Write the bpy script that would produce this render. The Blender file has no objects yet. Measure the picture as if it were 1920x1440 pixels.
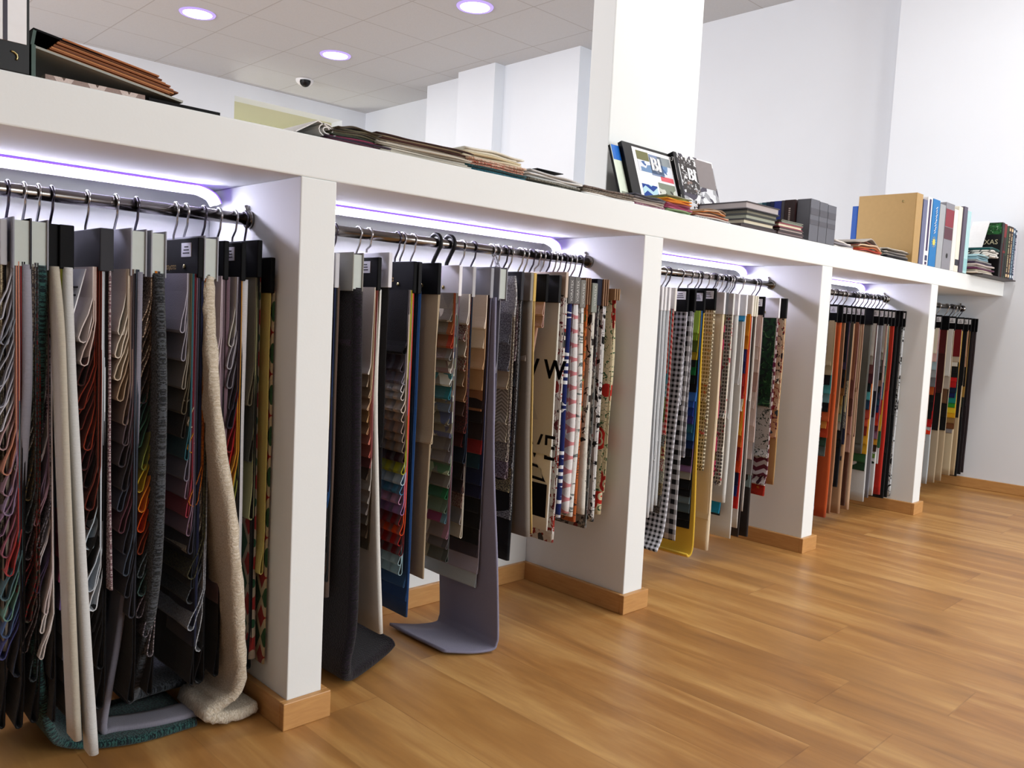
import bpy, bmesh, math, random
from mathutils import Vector, Matrix
random.seed(7)
sc = bpy.context.scene
COL = sc.collection
S = 0.6          # all coordinates below are written in units of 0.6 m

# ------------------------------------------------------------ camera
def make_camera():
    yaw, pit, rol = 0.79862, -0.0806, 0.04924
    d = Vector((math.cos(pit)*math.cos(yaw), math.cos(pit)*math.sin(yaw), math.sin(pit)))
    r = d.cross(Vector((0, 0, 1))).normalized()
    u = r.cross(d)
    r2 = r*math.cos(rol)+u*math.sin(rol)
    u2 = -r*math.sin(rol)+u*math.cos(rol)
    cd = bpy.data.cameras.new('camera')
    cd.sensor_width = 36
    cd.lens = 36*1554.42/1920
    cd.clip_start = 0.02
    o = bpy.data.objects.new('camera', cd)
    COL.objects.link(o)
    m = Matrix.Identity(4)
    for i in range(3):
        m[i][0] = r2[i]; m[i][1] = u2[i]; m[i][2] = -d[i]
    m[0][3], m[1][3], m[2][3] = -0.1642*S, -2.4626*S, 1.4398*S
    o.matrix_world = m
    sc.camera = o
make_camera()

# ------------------------------------------------------------ light
sc.view_settings.view_transform = 'Standard'
sc.view_settings.look = 'None'
sc.view_settings.exposure = 0.06
sc.view_settings.gamma = 1.0
sc.view_settings.use_curve_mapping = False
w = bpy.data.worlds.new('world'); sc.world = w; w.use_nodes = True
w.node_tree.nodes['Background'].inputs[0].default_value = (0.86, 0.93, 1.0, 1)
w.node_tree.nodes['Background'].inputs[1].default_value = 0.6

def area(name, loc, rot, sx, sy, power, color):
    l = bpy.data.lights.new(name, 'AREA'); l.shape = 'RECTANGLE'; l.size = sx*S; l.size_y = sy*S
    l.energy = power; l.color = color
    o = bpy.data.objects.new(name, l); COL.objects.link(o)
    o.location = Vector(loc)*S; o.rotation_euler = rot
    return o
# daylight through the shop window behind the camera
area('daylight', (5.3, -8.9, 2.9), (math.radians(90), 0, 0), 5.6, 3.6, 185, (0.96, 0.985, 1.0))
# unseen light added to brighten the walls and ceiling behind the display unit
area('side_fill', (-5.85, 6.9, 2.7), (0, math.radians(-90), 0), 4.0, 8.0, 330, (0.95, 0.96, 1.0))
DOWNLIGHT_W = 9
FRONT_LAMP_W = 12
LED_STRENGTH = 80

# ------------------------------------------------------------ materials
def lin(h):
    h = h.lstrip('#')
    c = [int(h[i:i+2], 16)/255 for i in (0, 2, 4)]
    return tuple(x/12.92 if x <= .04045 else ((x+.055)/1.055)**2.4 for x in c)+(1,)

class NT:
    def __init__(s, name):
        s.m = bpy.data.materials.new(name); s.m.use_nodes = True
        s.t = s.m.node_tree; s.n = s.t.nodes; s.b = s.n['Principled BSDF']
    def new(s, typ, **kw):
        n = s.n.new(typ)
        for k, v in kw.items(): setattr(n, k, v)
        return n
    def put(s, sock, v):
        if isinstance(v, bpy.types.NodeSocket): s.t.links.new(v, sock)
        elif v is not None: sock.default_value = v
    def ma(s, op, a, b=None, c=None):
        n = s.new('ShaderNodeMath', operation=op)
        s.put(n.inputs[0], a)
        if b is not None: s.put(n.inputs[1], b)
        if c is not None: s.put(n.inputs[2], c)
        return n.outputs[0]
    def mix(s, f, a, b, mode='MIX'):
        n = s.new('ShaderNodeMix', data_type='RGBA', blend_type=mode)
        s.put(n.inputs[0], f); s.put(n.inputs[6], a); s.put(n.inputs[7], b)
        return n.outputs[2]
    def uv(s):
        c = s.new('ShaderNodeTexCoord'); x = s.new('ShaderNodeSeparateXYZ')
        s.t.links.new(c.outputs['UV'], x.inputs[0])
        return c.outputs['UV'], x.outputs[0], x.outputs[1]
    def obj(s): return s.new('ShaderNodeTexCoord').outputs['Object']
    def noise(s, vec, scale, detail=3, rough=.5, dist=0, sx=None):
        n = s.new('ShaderNodeTexNoise')
        if sx is not None:
            mp = s.new('ShaderNodeMapping'); mp.inputs['Scale'].default_value = sx
            s.t.links.new(vec, mp.inputs[0]); vec = mp.outputs[0]
        s.t.links.new(vec, n.inputs['Vector'])
        n.inputs['Scale'].default_value = scale; n.inputs['Detail'].default_value = detail
        n.inputs['Roughness'].default_value = rough; n.inputs['Distortion'].default_value = dist
        return n.outputs['Fac']
    def vor(s, vec, scale, out='Distance', feat='F1'):
        n = s.new('ShaderNodeTexVoronoi', feature=feat)
        s.t.links.new(vec, n.inputs['Vector']); n.inputs['Scale'].default_value = scale
        return n.outputs[out]
    def step(s, a, t): return s.ma('GREATER_THAN', a, t)
    def bump(s, h, st, dist=.002):
        n = s.new('ShaderNodeBump'); n.inputs['Strength'].default_value = st; n.inputs['Distance'].default_value = dist
        s.t.links.new(h, n.inputs['Height']); s.t.links.new(n.outputs[0], s.b.inputs['Normal'])

MC = {}
def plainmat(name, hexc, rough=.5, metal=0, spec=.5, bump=0):
    k = ('pm', name)
    if k in MC: return MC[k]
    t = NT(name); t.b.inputs['Roughness'].default_value = rough; t.b.inputs['Metallic'].default_value = metal
    t.b.inputs['Specular IOR Level'].default_value = spec
    nz = t.noise(t.obj(), 60, 3)
    c = lin(hexc)
    d = tuple(x*.9 for x in c[:3])+(1,)
    t.put(t.b.inputs['Base Color'], t.mix(nz, d, c))
    if bump: t.bump(nz, bump)
    MC[k] = t.m
    return t.m
def emitmat(name, color, strength):
    t = NT(name); t.b.inputs['Base Color'].default_value = (0, 0, 0, 1)
    t.b.inputs['Emission Color'].default_value = color; t.b.inputs['Emission Strength'].default_value = strength
    return t.m

def fab(spec):
    """'kind hex hex ...' -> woven fabric with that pattern"""
    if spec in MC: return MC[spec]
    p = spec.split(); kind = p[0]; cs = [tuple(v**1.0 for v in lin(x)[:3])+(1,) for x in p[1:]]
    t = NT('fabric_'+kind+'_'+p[1]); uv, u, v = t.uv()
    t.b.inputs['Roughness'].default_value = .93; t.b.inputs['Specular IOR Level'].default_value = .12
    t.b.inputs['Sheen Weight'].default_value = .15
    c1 = cs[0]; c2 = cs[1] if len(cs) > 1 else c1; c3 = cs[2] if len(cs) > 2 else c2
    fine = t.noise(uv, 260, 2)
    def fr(x, s_, off=0): return t.ma('FRACT', t.ma('MULTIPLY_ADD', x, s_, off))
    if kind == 'p':
        dk = tuple(x*.78 for x in c1[:3])+(1,)
        col = t.mix(fine, dk, c1)
    elif kind == 'n':      # tweed: two coloured yarns
        f = t.step(t.noise(uv, 150, 3, .7), .5); col = t.mix(f, c1, c2)
        col = t.mix(t.step(t.noise(uv, 210, 2, .7), .6), col, c3)
    elif kind == 'g':      # gingham
        a = t.step(fr(u, 34), .5); b = t.step(fr(v, 34), .5)
        col = t.mix(t.ma('MULTIPLY', t.ma('ADD', a, b), .5), c1, c2)
    elif kind == 'G':
        a = t.step(fr(u, 18), .5); b = t.step(fr(v, 18), .5)
        col = t.mix(t.ma('MULTIPLY', t.ma('ADD', a, b), .5), c1, c2)
    elif kind == 'w':      # open windowpane weave
        a = t.step(fr(u, 55), .72); b = t.step(fr(v, 45), .66)
        col = t.mix(t.ma('MAXIMUM', a, b), c2, c1)
        col = t.mix(t.step(t.noise(uv, 30, 2, .6), .62), col, c3)
    elif kind == 't':      # triangles
        tt = t.ma('ABSOLUTE', t.ma('SUBTRACT', fr(u, 9), .5)); vf = fr(v, 11)
        a = t.step(t.ma('MULTIPLY', vf, .55), tt)
        blk = t.step(t.noise(t.new('ShaderNodeTexCoord').outputs['UV'], 9, 0), .52)
        b = t.mix(blk, c2, c3)
        col = t.mix(a, c1, b)
    elif kind == 'q':      # painted squares: dark ground, lighter trapeze
        a = t.ma('LESS_THAN', t.ma('ABSOLUTE', t.ma('SUBTRACT', fr(u, 3.6, .2), .5)), .16)
        ph = t.step(fr(u, 3.6, .2), .70)
        col = t.mix(a, t.mix(ph, c1, c3), c2)
    elif kind == 'h':      # harlequin diamonds
        a = t.ma('ADD', t.ma('ABSOLUTE', t.ma('SUBTRACT', fr(u, 12), .5)), t.ma('ABSOLUTE', t.ma('SUBTRACT', fr(v, 7), .5)))
        b = t.ma('ADD', t.ma('ABSOLUTE', t.ma('SUBTRACT', fr(u, 12, .5), .5)), t.ma('ABSOLUTE', t.ma('SUBTRACT', fr(v, 7, .5), .5)))
        col = t.mix(t.ma('LESS_THAN', a, .46), c1, c2)
        col = t.mix(t.ma('LESS_THAN', b, .3), col, c3)
    elif kind == 'z':      # zigzag / chevron
        a = t.step(t.ma('FRACT', t.ma('ADD', t.ma('MULTIPLY', v, 18), t.ma('ABSOLUTE', t.ma('SUBTRACT', fr(u, 9), .5)))), .5)
        col = t.mix(a, c1, c2)
    elif kind == 's':      # stripes running down
        col = t.mix(t.step(fr(u, 20), .5), c1, c2)
    elif kind == 'c':      # camouflage
        col = t.mix(t.step(t.noise(uv, 9, 1), .5), c1, c2); col = t.mix(t.step(t.noise(uv, 12, 1, .5, 1), .57), col, c3)
        if len(cs) > 3: col = t.mix(t.step(t.noise(uv, 7, 0, .5, 2), .6), col, cs[3])
    elif kind == 'l':      # leafy jungle
        wv = t.noise(uv, 11, 4, .6, 3.5); col = t.mix(t.step(wv, .5), c1, c2); col = t.mix(t.step(t.noise(uv, 16, 3, .6, 2.5), .62), col, c3)
    elif kind == 'f':      # big flowers on a pale ground, dark sprigs
        sp = t.step(t.noise(uv, 38, 2, .6, 1.5), .59); col = t.mix(sp, c1, c3)
        d = t.ma('LESS_THAN', t.vor(uv, 7.5), .34); col = t.mix(d, col, c2)
        ring = t.ma('LESS_THAN', t.ma('ABSOLUTE', t.ma('SUBTRACT', t.vor(uv, 7.5), .2)), .025); col = t.mix(ring, col, c1)
    elif kind == 'P':      # loose printed marks
        sp = t.step(t.noise(uv, 24, 3, .7, .8), .56); col = t.mix(sp, c1, c2)
        sp = t.step(t.noise(uv, 15, 1, .5, .4), .66); col = t.mix(sp, col, c3)
    elif kind == 'x':      # small houndstooth blocks
        n = t.new('ShaderNodeTexChecker'); t.t.links.new(uv, n.inputs[0]); n.inputs['Scale'].default_value = 60
        f = t.ma('MULTIPLY', n.outputs['Fac'], t.step(t.noise(uv, 13, 0), .52)); col = t.mix(f, c1, c2)
    elif kind == 'k':      # cube / lattice print
        a = t.step(t.ma('ABSOLUTE', t.ma('SUBTRACT', fr(v, 15), .5)), t.ma('ABSOLUTE', t.ma('SUBTRACT', fr(u, 7), .5)))
        b = t.step(fr(u, 7), .5); col = t.mix(a, c1, t.mix(b, c2, c3))
    elif kind == 'b':      # herringbone
        a = t.step(t.ma('FRACT', t.ma('ADD', t.ma('MULTIPLY', v, 60), t.ma('MULTIPLY', t.ma('ABSOLUTE', t.ma('SUBTRACT', fr(u, 12), .5)), 3))), .5)
        col = t.mix(a, c1, c2)
    elif kind == 'R':      # ribbed cushion-soft
        col = c1
    else: raise ValueError(kind)
    if kind not in ('p', 'R'):
        col = t.mix(t.ma('MULTIPLY', fine, .3), col, (0.02, 0.02, 0.02, 1))
    t.put(t.b.inputs['Base Color'], col)
    if kind == 'R':
        wv = t.ma('ABSOLUTE', t.ma('SINE', t.ma('MULTIPLY', u, 52)))
        t.bump(wv, 1.0, .012)
        t.put(t.b.inputs['Base Color'], t.mix(fine, tuple(x*.8 for x in c1[:3])+(1,), c1))
    elif kind == 'n': t.bump(t.noise(uv, 150, 3, .7), .9, .005)
    else: t.bump(t.noise(uv, 220, 2), .35, .002)
    MC[spec] = t.m
    return t.m

def paint(name, hexc):
    t = NT(name); nz = t.noise(t.obj(), 180, 3)
    c = lin(hexc); t.put(t.b.inputs['Base Color'], t.mix(t.noise(t.obj(), 3, 3), tuple(x*.96 for x in c[:3])+(1,), c))
    t.b.inputs['Roughness'].default_value = .75; t.b.inputs['Specular IOR Level'].default_value = .25
    t.bump(nz, .12, .001)
    return t.m
WHITE = paint('white_paint', 'e6e9e8')
WALL = paint('wall_paint', 'e4e9f0')

def wood_floor():
    t = NT('oak_laminate'); co = t.obj()
    sep = t.new('ShaderNodeSeparateXYZ'); t.t.links.new(co, sep.inputs[0])
    X, Y = sep.outputs[0], sep.outputs[1]
    PW = .193; PL = 1.28
    ix = t.ma('FLOOR', t.ma('DIVIDE', X, PW)); fx = t.ma('FRACT', t.ma('DIVIDE', X, PW))
    wn = t.new('ShaderNodeTexWhiteNoise', noise_dimensions='1D'); t.t.links.new(ix, wn.inputs['W'])
    yo = t.ma('ADD', t.ma('DIVIDE', Y, PL), wn.outputs['Value'])
    iy = t.ma('FLOOR', yo); fy = t.ma('FRACT', yo)
    wn2 = t.new('ShaderNodeTexWhiteNoise', noise_dimensions='2D')
    cb = t.new('ShaderNodeCombineXYZ'); t.put(cb.inputs[0], ix); t.put(cb.inputs[1], iy)
    t.t.links.new(cb.outputs[0], wn2.inputs['Vector'])
    r = wn2.outputs['Value']
    cv = t.new('ShaderNodeCombineXYZ'); t.put(cv.inputs[0], X); t.put(cv.inputs[1], t.ma('MULTIPLY', Y, .13)); t.put(cv.inputs[2], t.ma('MULTIPLY', r, 20))
    vec = cv.outputs[0]
    g1 = t.noise(vec, 9, 4, .55, .8); g2 = t.noise(vec, 60, 5, .65, .4)
    rp = t.new('ShaderNodeValToRGB'); e = rp.color_ramp.elements
    e[0].position = .28; e[0].color = lin('8a5e33'); e[1].position = .72; e[1].color = lin('cfa264')
    x = rp.color_ramp.elements.new(.5); x.color = lin('ae7b42')
    t.t.links.new(g1, rp.inputs[0])
    col = t.mix(t.ma('MULTIPLY', t.ma('SUBTRACT', g2, .35), .8), rp.outputs[0], lin('7c4c22'))
    col = t.mix(t.ma('MULTIPLY', r, .16), col, lin('d3a866'))
    kv = t.new('ShaderNodeCombineXYZ'); t.put(kv.inputs[0], X); t.put(kv.inputs[1], t.ma('MULTIPLY', Y, .45))
    kn = t.vor(kv.outputs[0], 2.6); kn = t.ma('SUBTRACT', 1, t.ma('MINIMUM', t.ma('MULTIPLY', kn, 9), 1))
    col = t.mix(t.ma('MULTIPLY', kn, .75), col, lin('5a3418'))
    seam = t.ma('MAXIMUM', t.ma('LESS_THAN', fx, .010), t.ma('LESS_THAN', fy, .0022))
    col = t.mix(t.ma('MULTIPLY', seam, .3), col, lin('6a4320'))
    t.put(t.b.inputs['Base Color'], col)
    t.b.inputs['Roughness'].default_value = .36; t.b.inputs['Specular IOR Level'].default_value = .5
    t.bump(g2, .12, .001)
    return t.m
def wood_trim():
    t = NT('oak_trim'); co = t.obj()
    g = t.noise(co, 14, 4, .6, .6, (1, 1, 9)); 
    col = t.mix(g, lin('a87440'), lin('cf9f62')); t.put(t.b.inputs['Base Color'], col)
    t.b.inputs['Roughness'].default_value = .4
    return t.m
OAK = wood_trim()
CHROME = plainmat('brushed_chrome', '8a8580', .18, 1)
WIRE = plainmat('steel_wire', 'c4c2c0', .2, 1)
DARKWIRE = plainmat('dark_steel_wire', '5a5660', .25, 1)
BLACKP = plainmat('black_plastic', '060608', .45, spec=.3)
BLACKC = plainmat('black_card', '040406', .6, spec=.12)
WHITEC = plainmat('white_card', 'eeeef0', .55)
STICK = plainmat('sticker_paper', 'dcdce0', .6)
INK = plainmat('ink', '2a2a30', .7)
GOLD = plainmat('gold_print', 'b08c48', .5)
BRASS = plainmat('rivet_metal', 'b0a070', .25, 1)

# ------------------------------------------------------------ mesh helpers
def tag(o, label=None, cat=None, group=None, kind=None):
    if label: o['label'] = label
    if cat: o['category'] = cat
    if group: o['group'] = group
    if kind: o['kind'] = kind
    return o
def empty(name, loc, label, cat, group=None):
    o = bpy.data.objects.new(name, None); COL.objects.link(o); o.empty_display_size = .05
    o.location = Vector(loc)*S
    return tag(o, label, cat, group)

class MB:
    def __init__(s): s.v = []; s.f = []; s.uv = []; s.mi = []; s.sm = []
    def add(s, vs, fs, uvs=None, mi=0, smooth=False):
        b = len(s.v); s.v += [tuple(x) for x in vs]
        for k, f in enumerate(fs):
            s.f.append([b+i for i in f]); s.mi.append(mi); s.sm.append(smooth)
            s.uv.append([uvs[i] for i in f] if uvs else [(vs[i][1]+vs[i][0], vs[i][2]) for i in f])
    def box(s, x0, x1, y0, y1, z0, z1, mi=0, M=None):
        vs = [Vector((x, y, z)) for x in (x0, x1) for y in (y0, y1) for z in (z0, z1)]
        if M: vs = [M @ v for v in vs]
        s.add(vs, [(0, 1, 3, 2), (4, 6, 7, 5), (0, 4, 5, 1), (2, 3, 7, 6), (0, 2, 6, 4), (1, 5, 7, 3)], mi=mi)
        return s
    def tube(s, pts, r, n=8, mi=0, cap=True):
        pts = [Vector(p) for p in pts]; rings = []
        up = Vector((0, 0, 1))
        prev = None
        for i, p in enumerate(pts):
            t = (pts[min(i+1, len(pts)-1)]-pts[max(i-1, 0)]).normalized()
            if prev is None:
                a = t.cross(up if abs(t.z) < .9 else Vector((1, 0, 0))).normalized()
            else:
                a = (prev-t*prev.dot(t)).normalized()
            prev = a; b = t.cross(a)
            rr = r[i] if isinstance(r, (list, tuple)) else r
            rings.append([p+a*rr*math.cos(2*math.pi*k/n)+b*rr*math.sin(2*math.pi*k/n) for k in range(n)])
        vs = [v for rg in rings for v in rg]
        fs = [(i*n+k, i*n+(k+1) % n, (i+1)*n+(k+1) % n, (i+1)*n+k) for i in range(len(pts)-1) for k in range(n)]
        if cap: fs += [tuple(range(n))[::-1], tuple((len(pts)-1)*n+k for k in range(n))]
        s.add(vs, fs, mi=mi, smooth=True)
        return s
    def disc(s, c, r, n=32, axis='z', mi=0, r0=0, flip=False):
        c = Vector(c)
        def P(k, rr):
            a = 2*math.pi*k/n
            if axis == 'z': return c+Vector((rr*math.cos(a), rr*math.sin(a), 0))
            if axis == 'x': return c+Vector((0, rr*math.cos(a), rr*math.sin(a)))
            return c+Vector((rr*math.cos(a), 0, rr*math.sin(a)))
        if r0 == 0:
            f = list(range(n)); s.add([P(k, r) for k in range(n)], [f[::-1] if flip else f], mi=mi)
        else:
            vs = [P(k, r0) for k in range(n)]+[P(k, r) for k in range(n)]
            s.add(vs, [(k, (k+1) % n, n+(k+1) % n, n+k) for k in range(n)], mi=mi)
        return s
    def build(s, name, mats, parent=None, bevel=0):
        o0 = Vector(parent['_o']) if parent is not None and '_o' in parent else None
        me = bpy.data.meshes.new(name)
        off = Vector((0, 0, 0))
        if parent is not None:
            p = parent
            while p is not None: off += p.location; p = p.parent
        me.from_pydata([(v[0]*S-off.x, v[1]*S-off.y, v[2]*S-off.z) for v in s.v], [], s.f)
        if not isinstance(mats, (list, tuple)): mats = [mats]
        for m in mats: me.materials.append(m)
        ul = me.uv_layers.new(name='UVMap')
        flat = []
        for q in s.uv:
            for c in q: flat += [c[0], c[1]]
        ul.data.foreach_set('uv', flat)
        me.polygons.foreach_set('material_index', s.mi)
        me.polygons.foreach_set('use_smooth', s.sm)
        me.update()
        o = bpy.data.objects.new(name, me); COL.objects.link(o)
        if parent is not None: o.parent = parent
        if bevel:
            b = o.modifiers.new('bevel', 'BEVEL'); b.width = bevel*S; b.segments = 2; b.limit_method = 'ANGLE'
        return o
def own_origin(o):
    """move a single-mesh thing's origin to its base"""
    me = o.data; xs = [v.co for v in me.vertices]
    c = Vector(((min(v.x for v in xs)+max(v.x for v in xs))/2, (min(v.y for v in xs)+max(v.y for v in xs))/2, min(v.z for v in xs)))
    me.transform(Matrix.Translation(-c)); o.location = c
    return o

_tc = {}
def text_verts(txt, size):
    k = (txt, size)
    if k in _tc: return _tc[k]
    cu = bpy.data.curves.new('tmp', 'FONT'); cu.body = txt; cu.size = size; cu.resolution_u = 2
    cu.align_x = 'CENTER'; cu.align_y = 'CENTER'
    o = bpy.data.objects.new('tmp', cu); COL.objects.link(o)
    dg = bpy.context.evaluated_depsgraph_get(); dg.update()
    me = bpy.data.meshes.new_from_object(o.evaluated_get(dg))
    vs = [tuple(v.co) for v in me.vertices]; fs = [tuple(p.vertices) for p in me.polygons]
    bpy.data.objects.remove(o); bpy.data.curves.remove(cu); bpy.data.meshes.remove(me)
    _tc[k] = (vs, fs); return vs, fs
def text(txt, size, pos, ax, ay, mat, parent, name='lettering', bold=0, label=None):
    """letters as thin flat ink laid just off a surface: ax reading direction, ay up direction"""
    vs, fs = text_verts(txt, size); ax = Vector(ax).normalized(); ay = Vector(ay).normalized(); pos = Vector(pos)
    nrm = ax.cross(ay)
    m = MB()
    for k in ([0] if not bold else [-bold, 0, bold]):
        m.add([pos+ax*(v[0]+k)+ay*v[1]+nrm*(.0012+abs(k)*.01) for v in vs], fs)
    o = m.build(name, mat, parent)
    if label: o['label'] = label
    return o

def smooth_path(P, n=3):
    P = [Vector(p) for p in P]; out = []
    for i in range(len(P)-1):
        p0 = P[max(i-1, 0)]; p1 = P[i]; p2 = P[i+1]; p3 = P[min(i+2, len(P)-1)]
        for k in range(n):
            t = k/n
            out.append(.5*((2*p1)+(p2-p0)*t+(2*p0-5*p1+4*p2-p3)*t*t+(3*p1-3*p2+p3-p0)*t**3))
    out.append(P[-1]); return out

def sweep(path, W, t, rnd=False, ny=3, wav=0, seed=0, rough=0, wdir=(0, 1, 0)):
    """a strip of cloth: 'path' is its front edge (bending in x-z), W its width into the bay, t its thickness"""
    rg = random.Random(seed); ph = rg.random()*6; ph2 = rg.random()*6
    path = [Vector(p) for p in path]; m = MB()
    wd = Vector(wdir)
    if rnd:
        h = t/2; sec = [(h*math.cos(a), h-h*math.sin(a)) for a in [math.pi*k/6 for k in range(7)]]
        sec = [(a, b) for a, b in sec]+[(-h, W*k/ny) for k in range(1, ny+1)]+[(h, W*k/ny) for k in range(ny, 0, -1)]
    else:
        h = t/2; sec = [(h, 0), (-h, 0)]+[(-h, W*k/ny) for k in range(1, ny+1)]+[(h, W*k/ny) for k in range(ny, 0, -1)]
    n = len(sec); vs = []; uvs = []; L = 0
    for i, p in enumerate(path):
        if i: L += (p-path[i-1]).length
        tg = (path[min(i+1, len(path)-1)]-path[max(i-1, 0)]); tg.y = 0
        tg = tg.normalized() if tg.length > 1e-6 else Vector((0, 0, -1))
        nr = Vector((-tg.z, 0, tg.x))     # going down (-z): +x
        for a, b in sec:
            q = p+nr*a+wd*b
            amp = wav*min(1, L*3)
            q += nr*(amp*math.sin(b*14+ph)) if wav else Vector((0, 0, 0))
            if wav: q.y += amp*.8*math.sin(L*9+ph2)
            if rough: q += Vector((rg.uniform(-1, 1), rg.uniform(-1, 1)*.7, rg.uniform(-1, 1)))*rough
            vs.append(q); uvs.append((b+ph*.37, L))
    fs = [(i*n+k, (i+1)*n+k, (i+1)*n+(k+1) % n, i*n+(k+1) % n) for i in range(len(path)-1) for k in range(n)]
    # end caps as quads between the two faces
    f0 = list(range(n)); e = (len(path)-1)*n
    m.add(vs, fs+[tuple(f0), tuple(e+k for k in f0[::-1])], uvs, smooth=rnd)
    return m

def ease(a):
    a = max(0, min(1, a)); return a*a*(3-2*a)
def fold_path(x, yf, zt, zb, lr, flare, xt, lean, gl=.06):
    """front edge of a swatch folded over at the bottom into a drop-shaped loop"""
    def yy(z): return yf-lean*max(0, (1.5-z)/1.4)**1.5
    H = max(.02, zt-zb); gl = min(gl, H*.8); Rr = []
    grid = [zt]
    while grid[-1]-.11 > zb+gl*1.15: grid.append(grid[-1]-.11)
    for z in grid+[zb+gl, zb+gl*.62, zb+gl*.3]:
        e = ease(1-(z-zb)/gl) if z < zb+gl else 0
        xc = x-flare*e-lr*.6*e
        Rr.append((xc, .0015+(lr-.0015)*e, z))
    P = [(xc+g, yy(z), z) for xc, g, z in Rr]
    xc = x-flare-lr*.6; c = zb+lr
    for k in range(5):
        a = math.pi*k/4
        P.append((xc+lr*math.cos(a), yy(zb), c-lr*math.sin(a)*1.2))
    return P+[(xc-g, yy(z), z) for xc, g, z in Rr[::-1]]

# ------------------------------------------------------------ room shell
ZC = 5.27
XR = 8.68
def struct(name, m, mat, bevel=0):
    o = m.build(name, mat, None, bevel); tag(o, kind='structure'); return o
FLOOR = wood_floor()
struct('floor', MB().box(-6, 9.6, -9, 12, -.08, 0), FLOOR)

def ceiling_mat():
    t = NT('ceiling_tiles'); co = t.obj()
    sep = t.new('ShaderNodeSeparateXYZ'); t.t.links.new(co, sep.inputs[0])
    T = 1.0675*S
    a = t.ma('FRACT', t.ma('DIVIDE', t.ma('SUBTRACT', sep.outputs[0], 7.245*S-T*20), T))
    b = t.ma('FRACT', t.ma('DIVIDE', t.ma('SUBTRACT', sep.outputs[1], 6.155*S-T*20), T))
    g = t.ma('MAXIMUM', t.ma('LESS_THAN', a, .014), t.ma('LESS_THAN', b, .014))
    c = t.mix(t.noise(co, 90, 4, .7), lin('bfc2c6'), lin('d0d3d6'))
    t.put(t.b.inputs['Base Color'], t.mix(t.ma('MULTIPLY', g, .45), c, lin('8a8480')))
    t.b.inputs['Roughness'].default_value = .9
    t.bump(t.ma('SUBTRACT', t.noise(co, 120, 3), t.ma('MULTIPLY', g, 3)), .2, .002)
    return t.m
struct('ceiling', MB().box(-6, 9.6, -9, 12, ZC, ZC+.15), ceiling_mat())
# right-hand wall with its set-backs and pilasters
m = MB()
m.box(XR, 9.9, -9, 1.19, 0, ZC)
m.box(9.0, 9.9, 1.19, 5.6, 0, ZC)
m.box(8.70, 9.9, 5.6, 7.14, 0, ZC-.0)
m.box(8.50, 9.9, 7.14, 8.0, 0, ZC)
m.box(8.70, 9.9, 8.0, 9.05, 0, ZC)
m.box(9.19, 9.9, 9.05, 12, 0, ZC)
struct('wall_right', m, WALL)
# back wall with an opening into the next room
YB = 11.62
m = MB()
m.box(-6, 6.49, YB, 12, 0, ZC); m.box(6.49, 8.66, YB, 12, 5.03, ZC); m.box(8.66, 9.4, YB, 12, 0, ZC); m.box(6.49, 8.66, YB, 12, 0, 2.6)
struct('wall_back', m, WALL)
m = MB(); m.box(5.0, 9.6, 15.0, 15.2, 0, 5.6); m.box(5.0, 5.2, 12, 15.2, 0, 5.6); m.box(9.6, 9.8, 12, 15.2, 0, 5.6)
struct('wall_far_room', m, paint('far_room_paint', 'd8d8c2'))
struct('ceiling_far_room', MB().box(5, 9.8, 12, 15.2, 5.05, 5.2), paint('far_room_ceiling_paint', 'cfcfba'))
struct('floor_far_room', MB().box(5, 9.8, 12, 15.2, -.08, 0), FLOOR)
m = MB(); m.box(-6.2, -6, -9, 2.9, 0, ZC); m.box(-6.2, -6, 10.9, 12, 0, ZC); m.box(-6.2, -6, 2.9, 10.9, 0, .7); m.box(-6.2, -6, 2.9, 10.9, 4.7, ZC)
struct('wall_left', m, paint('grey_paint', '8c8c92'))
# front wall with the shop window
m = MB(); m.box(-6, 2.4, -9.2, -9, 0, ZC); m.box(8.2, 9.6, -9.2, -9, 0, ZC); m.box(2.4, 8.2, -9.2, -9, 4.8, ZC); m.box(2.4, 8.2, -9.2, -9, 0, .9)
struct('wall_front', m, paint('grey_front_paint', 'a0a0a4'))
m = MB()
for x in (2.4, 5.26, 8.12): m.box(x, x+.08, -9.12, -9.04, .9, 4.8)
m.box(2.4, 8.2, -9.12, -9.04, .9, .98); m.box(2.4, 8.2, -9.12, -9.04, 4.72, 4.8)
struct('window_1', m, plainmat('window_metal', 'd8d8d8', .4))
# square column rising behind the shelf
struct('trim_1', MB().box(3.55, 4.41, .66, .83, 2.0, ZC), WHITE, .006)
bb = MB(); bb.box(XR-.024, XR, -9, 1.19, 0, .096)
struct('baseboard_right', bb, OAK, .004)

# ------------------------------------------------------------ built-in display unit
DIV = [(-.625, -.48), (1.233, 1.367), (3.076, 3.226), (4.938, 5.082), (6.836, 6.980)]
ZS = 1.863; YD = .6885
unit = empty('display_unit', (4, .35, 0), 'long white built-in display unit with five open bays for hanging fabric', 'shelving unit')
MB().box(-.9, XR-.001, 0, YD+.2, ZS, 2.0).build('top_board', WHITE, unit, .005)
MB().box(-.9, XR-.001, YD, YD+.08, 0, ZS).build('back_panel', WHITE, unit)
for a, b in DIV:
    MB().box(a, b, 0, YD, 0, ZS).build('divider', WHITE, unit, .004)
    k = MB(); k.box(a-.025, b+.025, -.025, 0, 0, .096); k.box(a-.025, a, 0, YD, 0, .096); k.box(b, b+.025, 0, YD, 0, .096)
    k.build('baseboard', OAK, unit, .003)
ends = [(-.48, 1.233), (1.367, 3.076), (3.226, 4.938), (5.082, 6.836), (6.98, XR-.001)]
for a, b in ends:
    MB().box(a+.025, b-.025, YD-.024, YD, 0, .096).build('baseboard', OAK, unit, .003)

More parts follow.
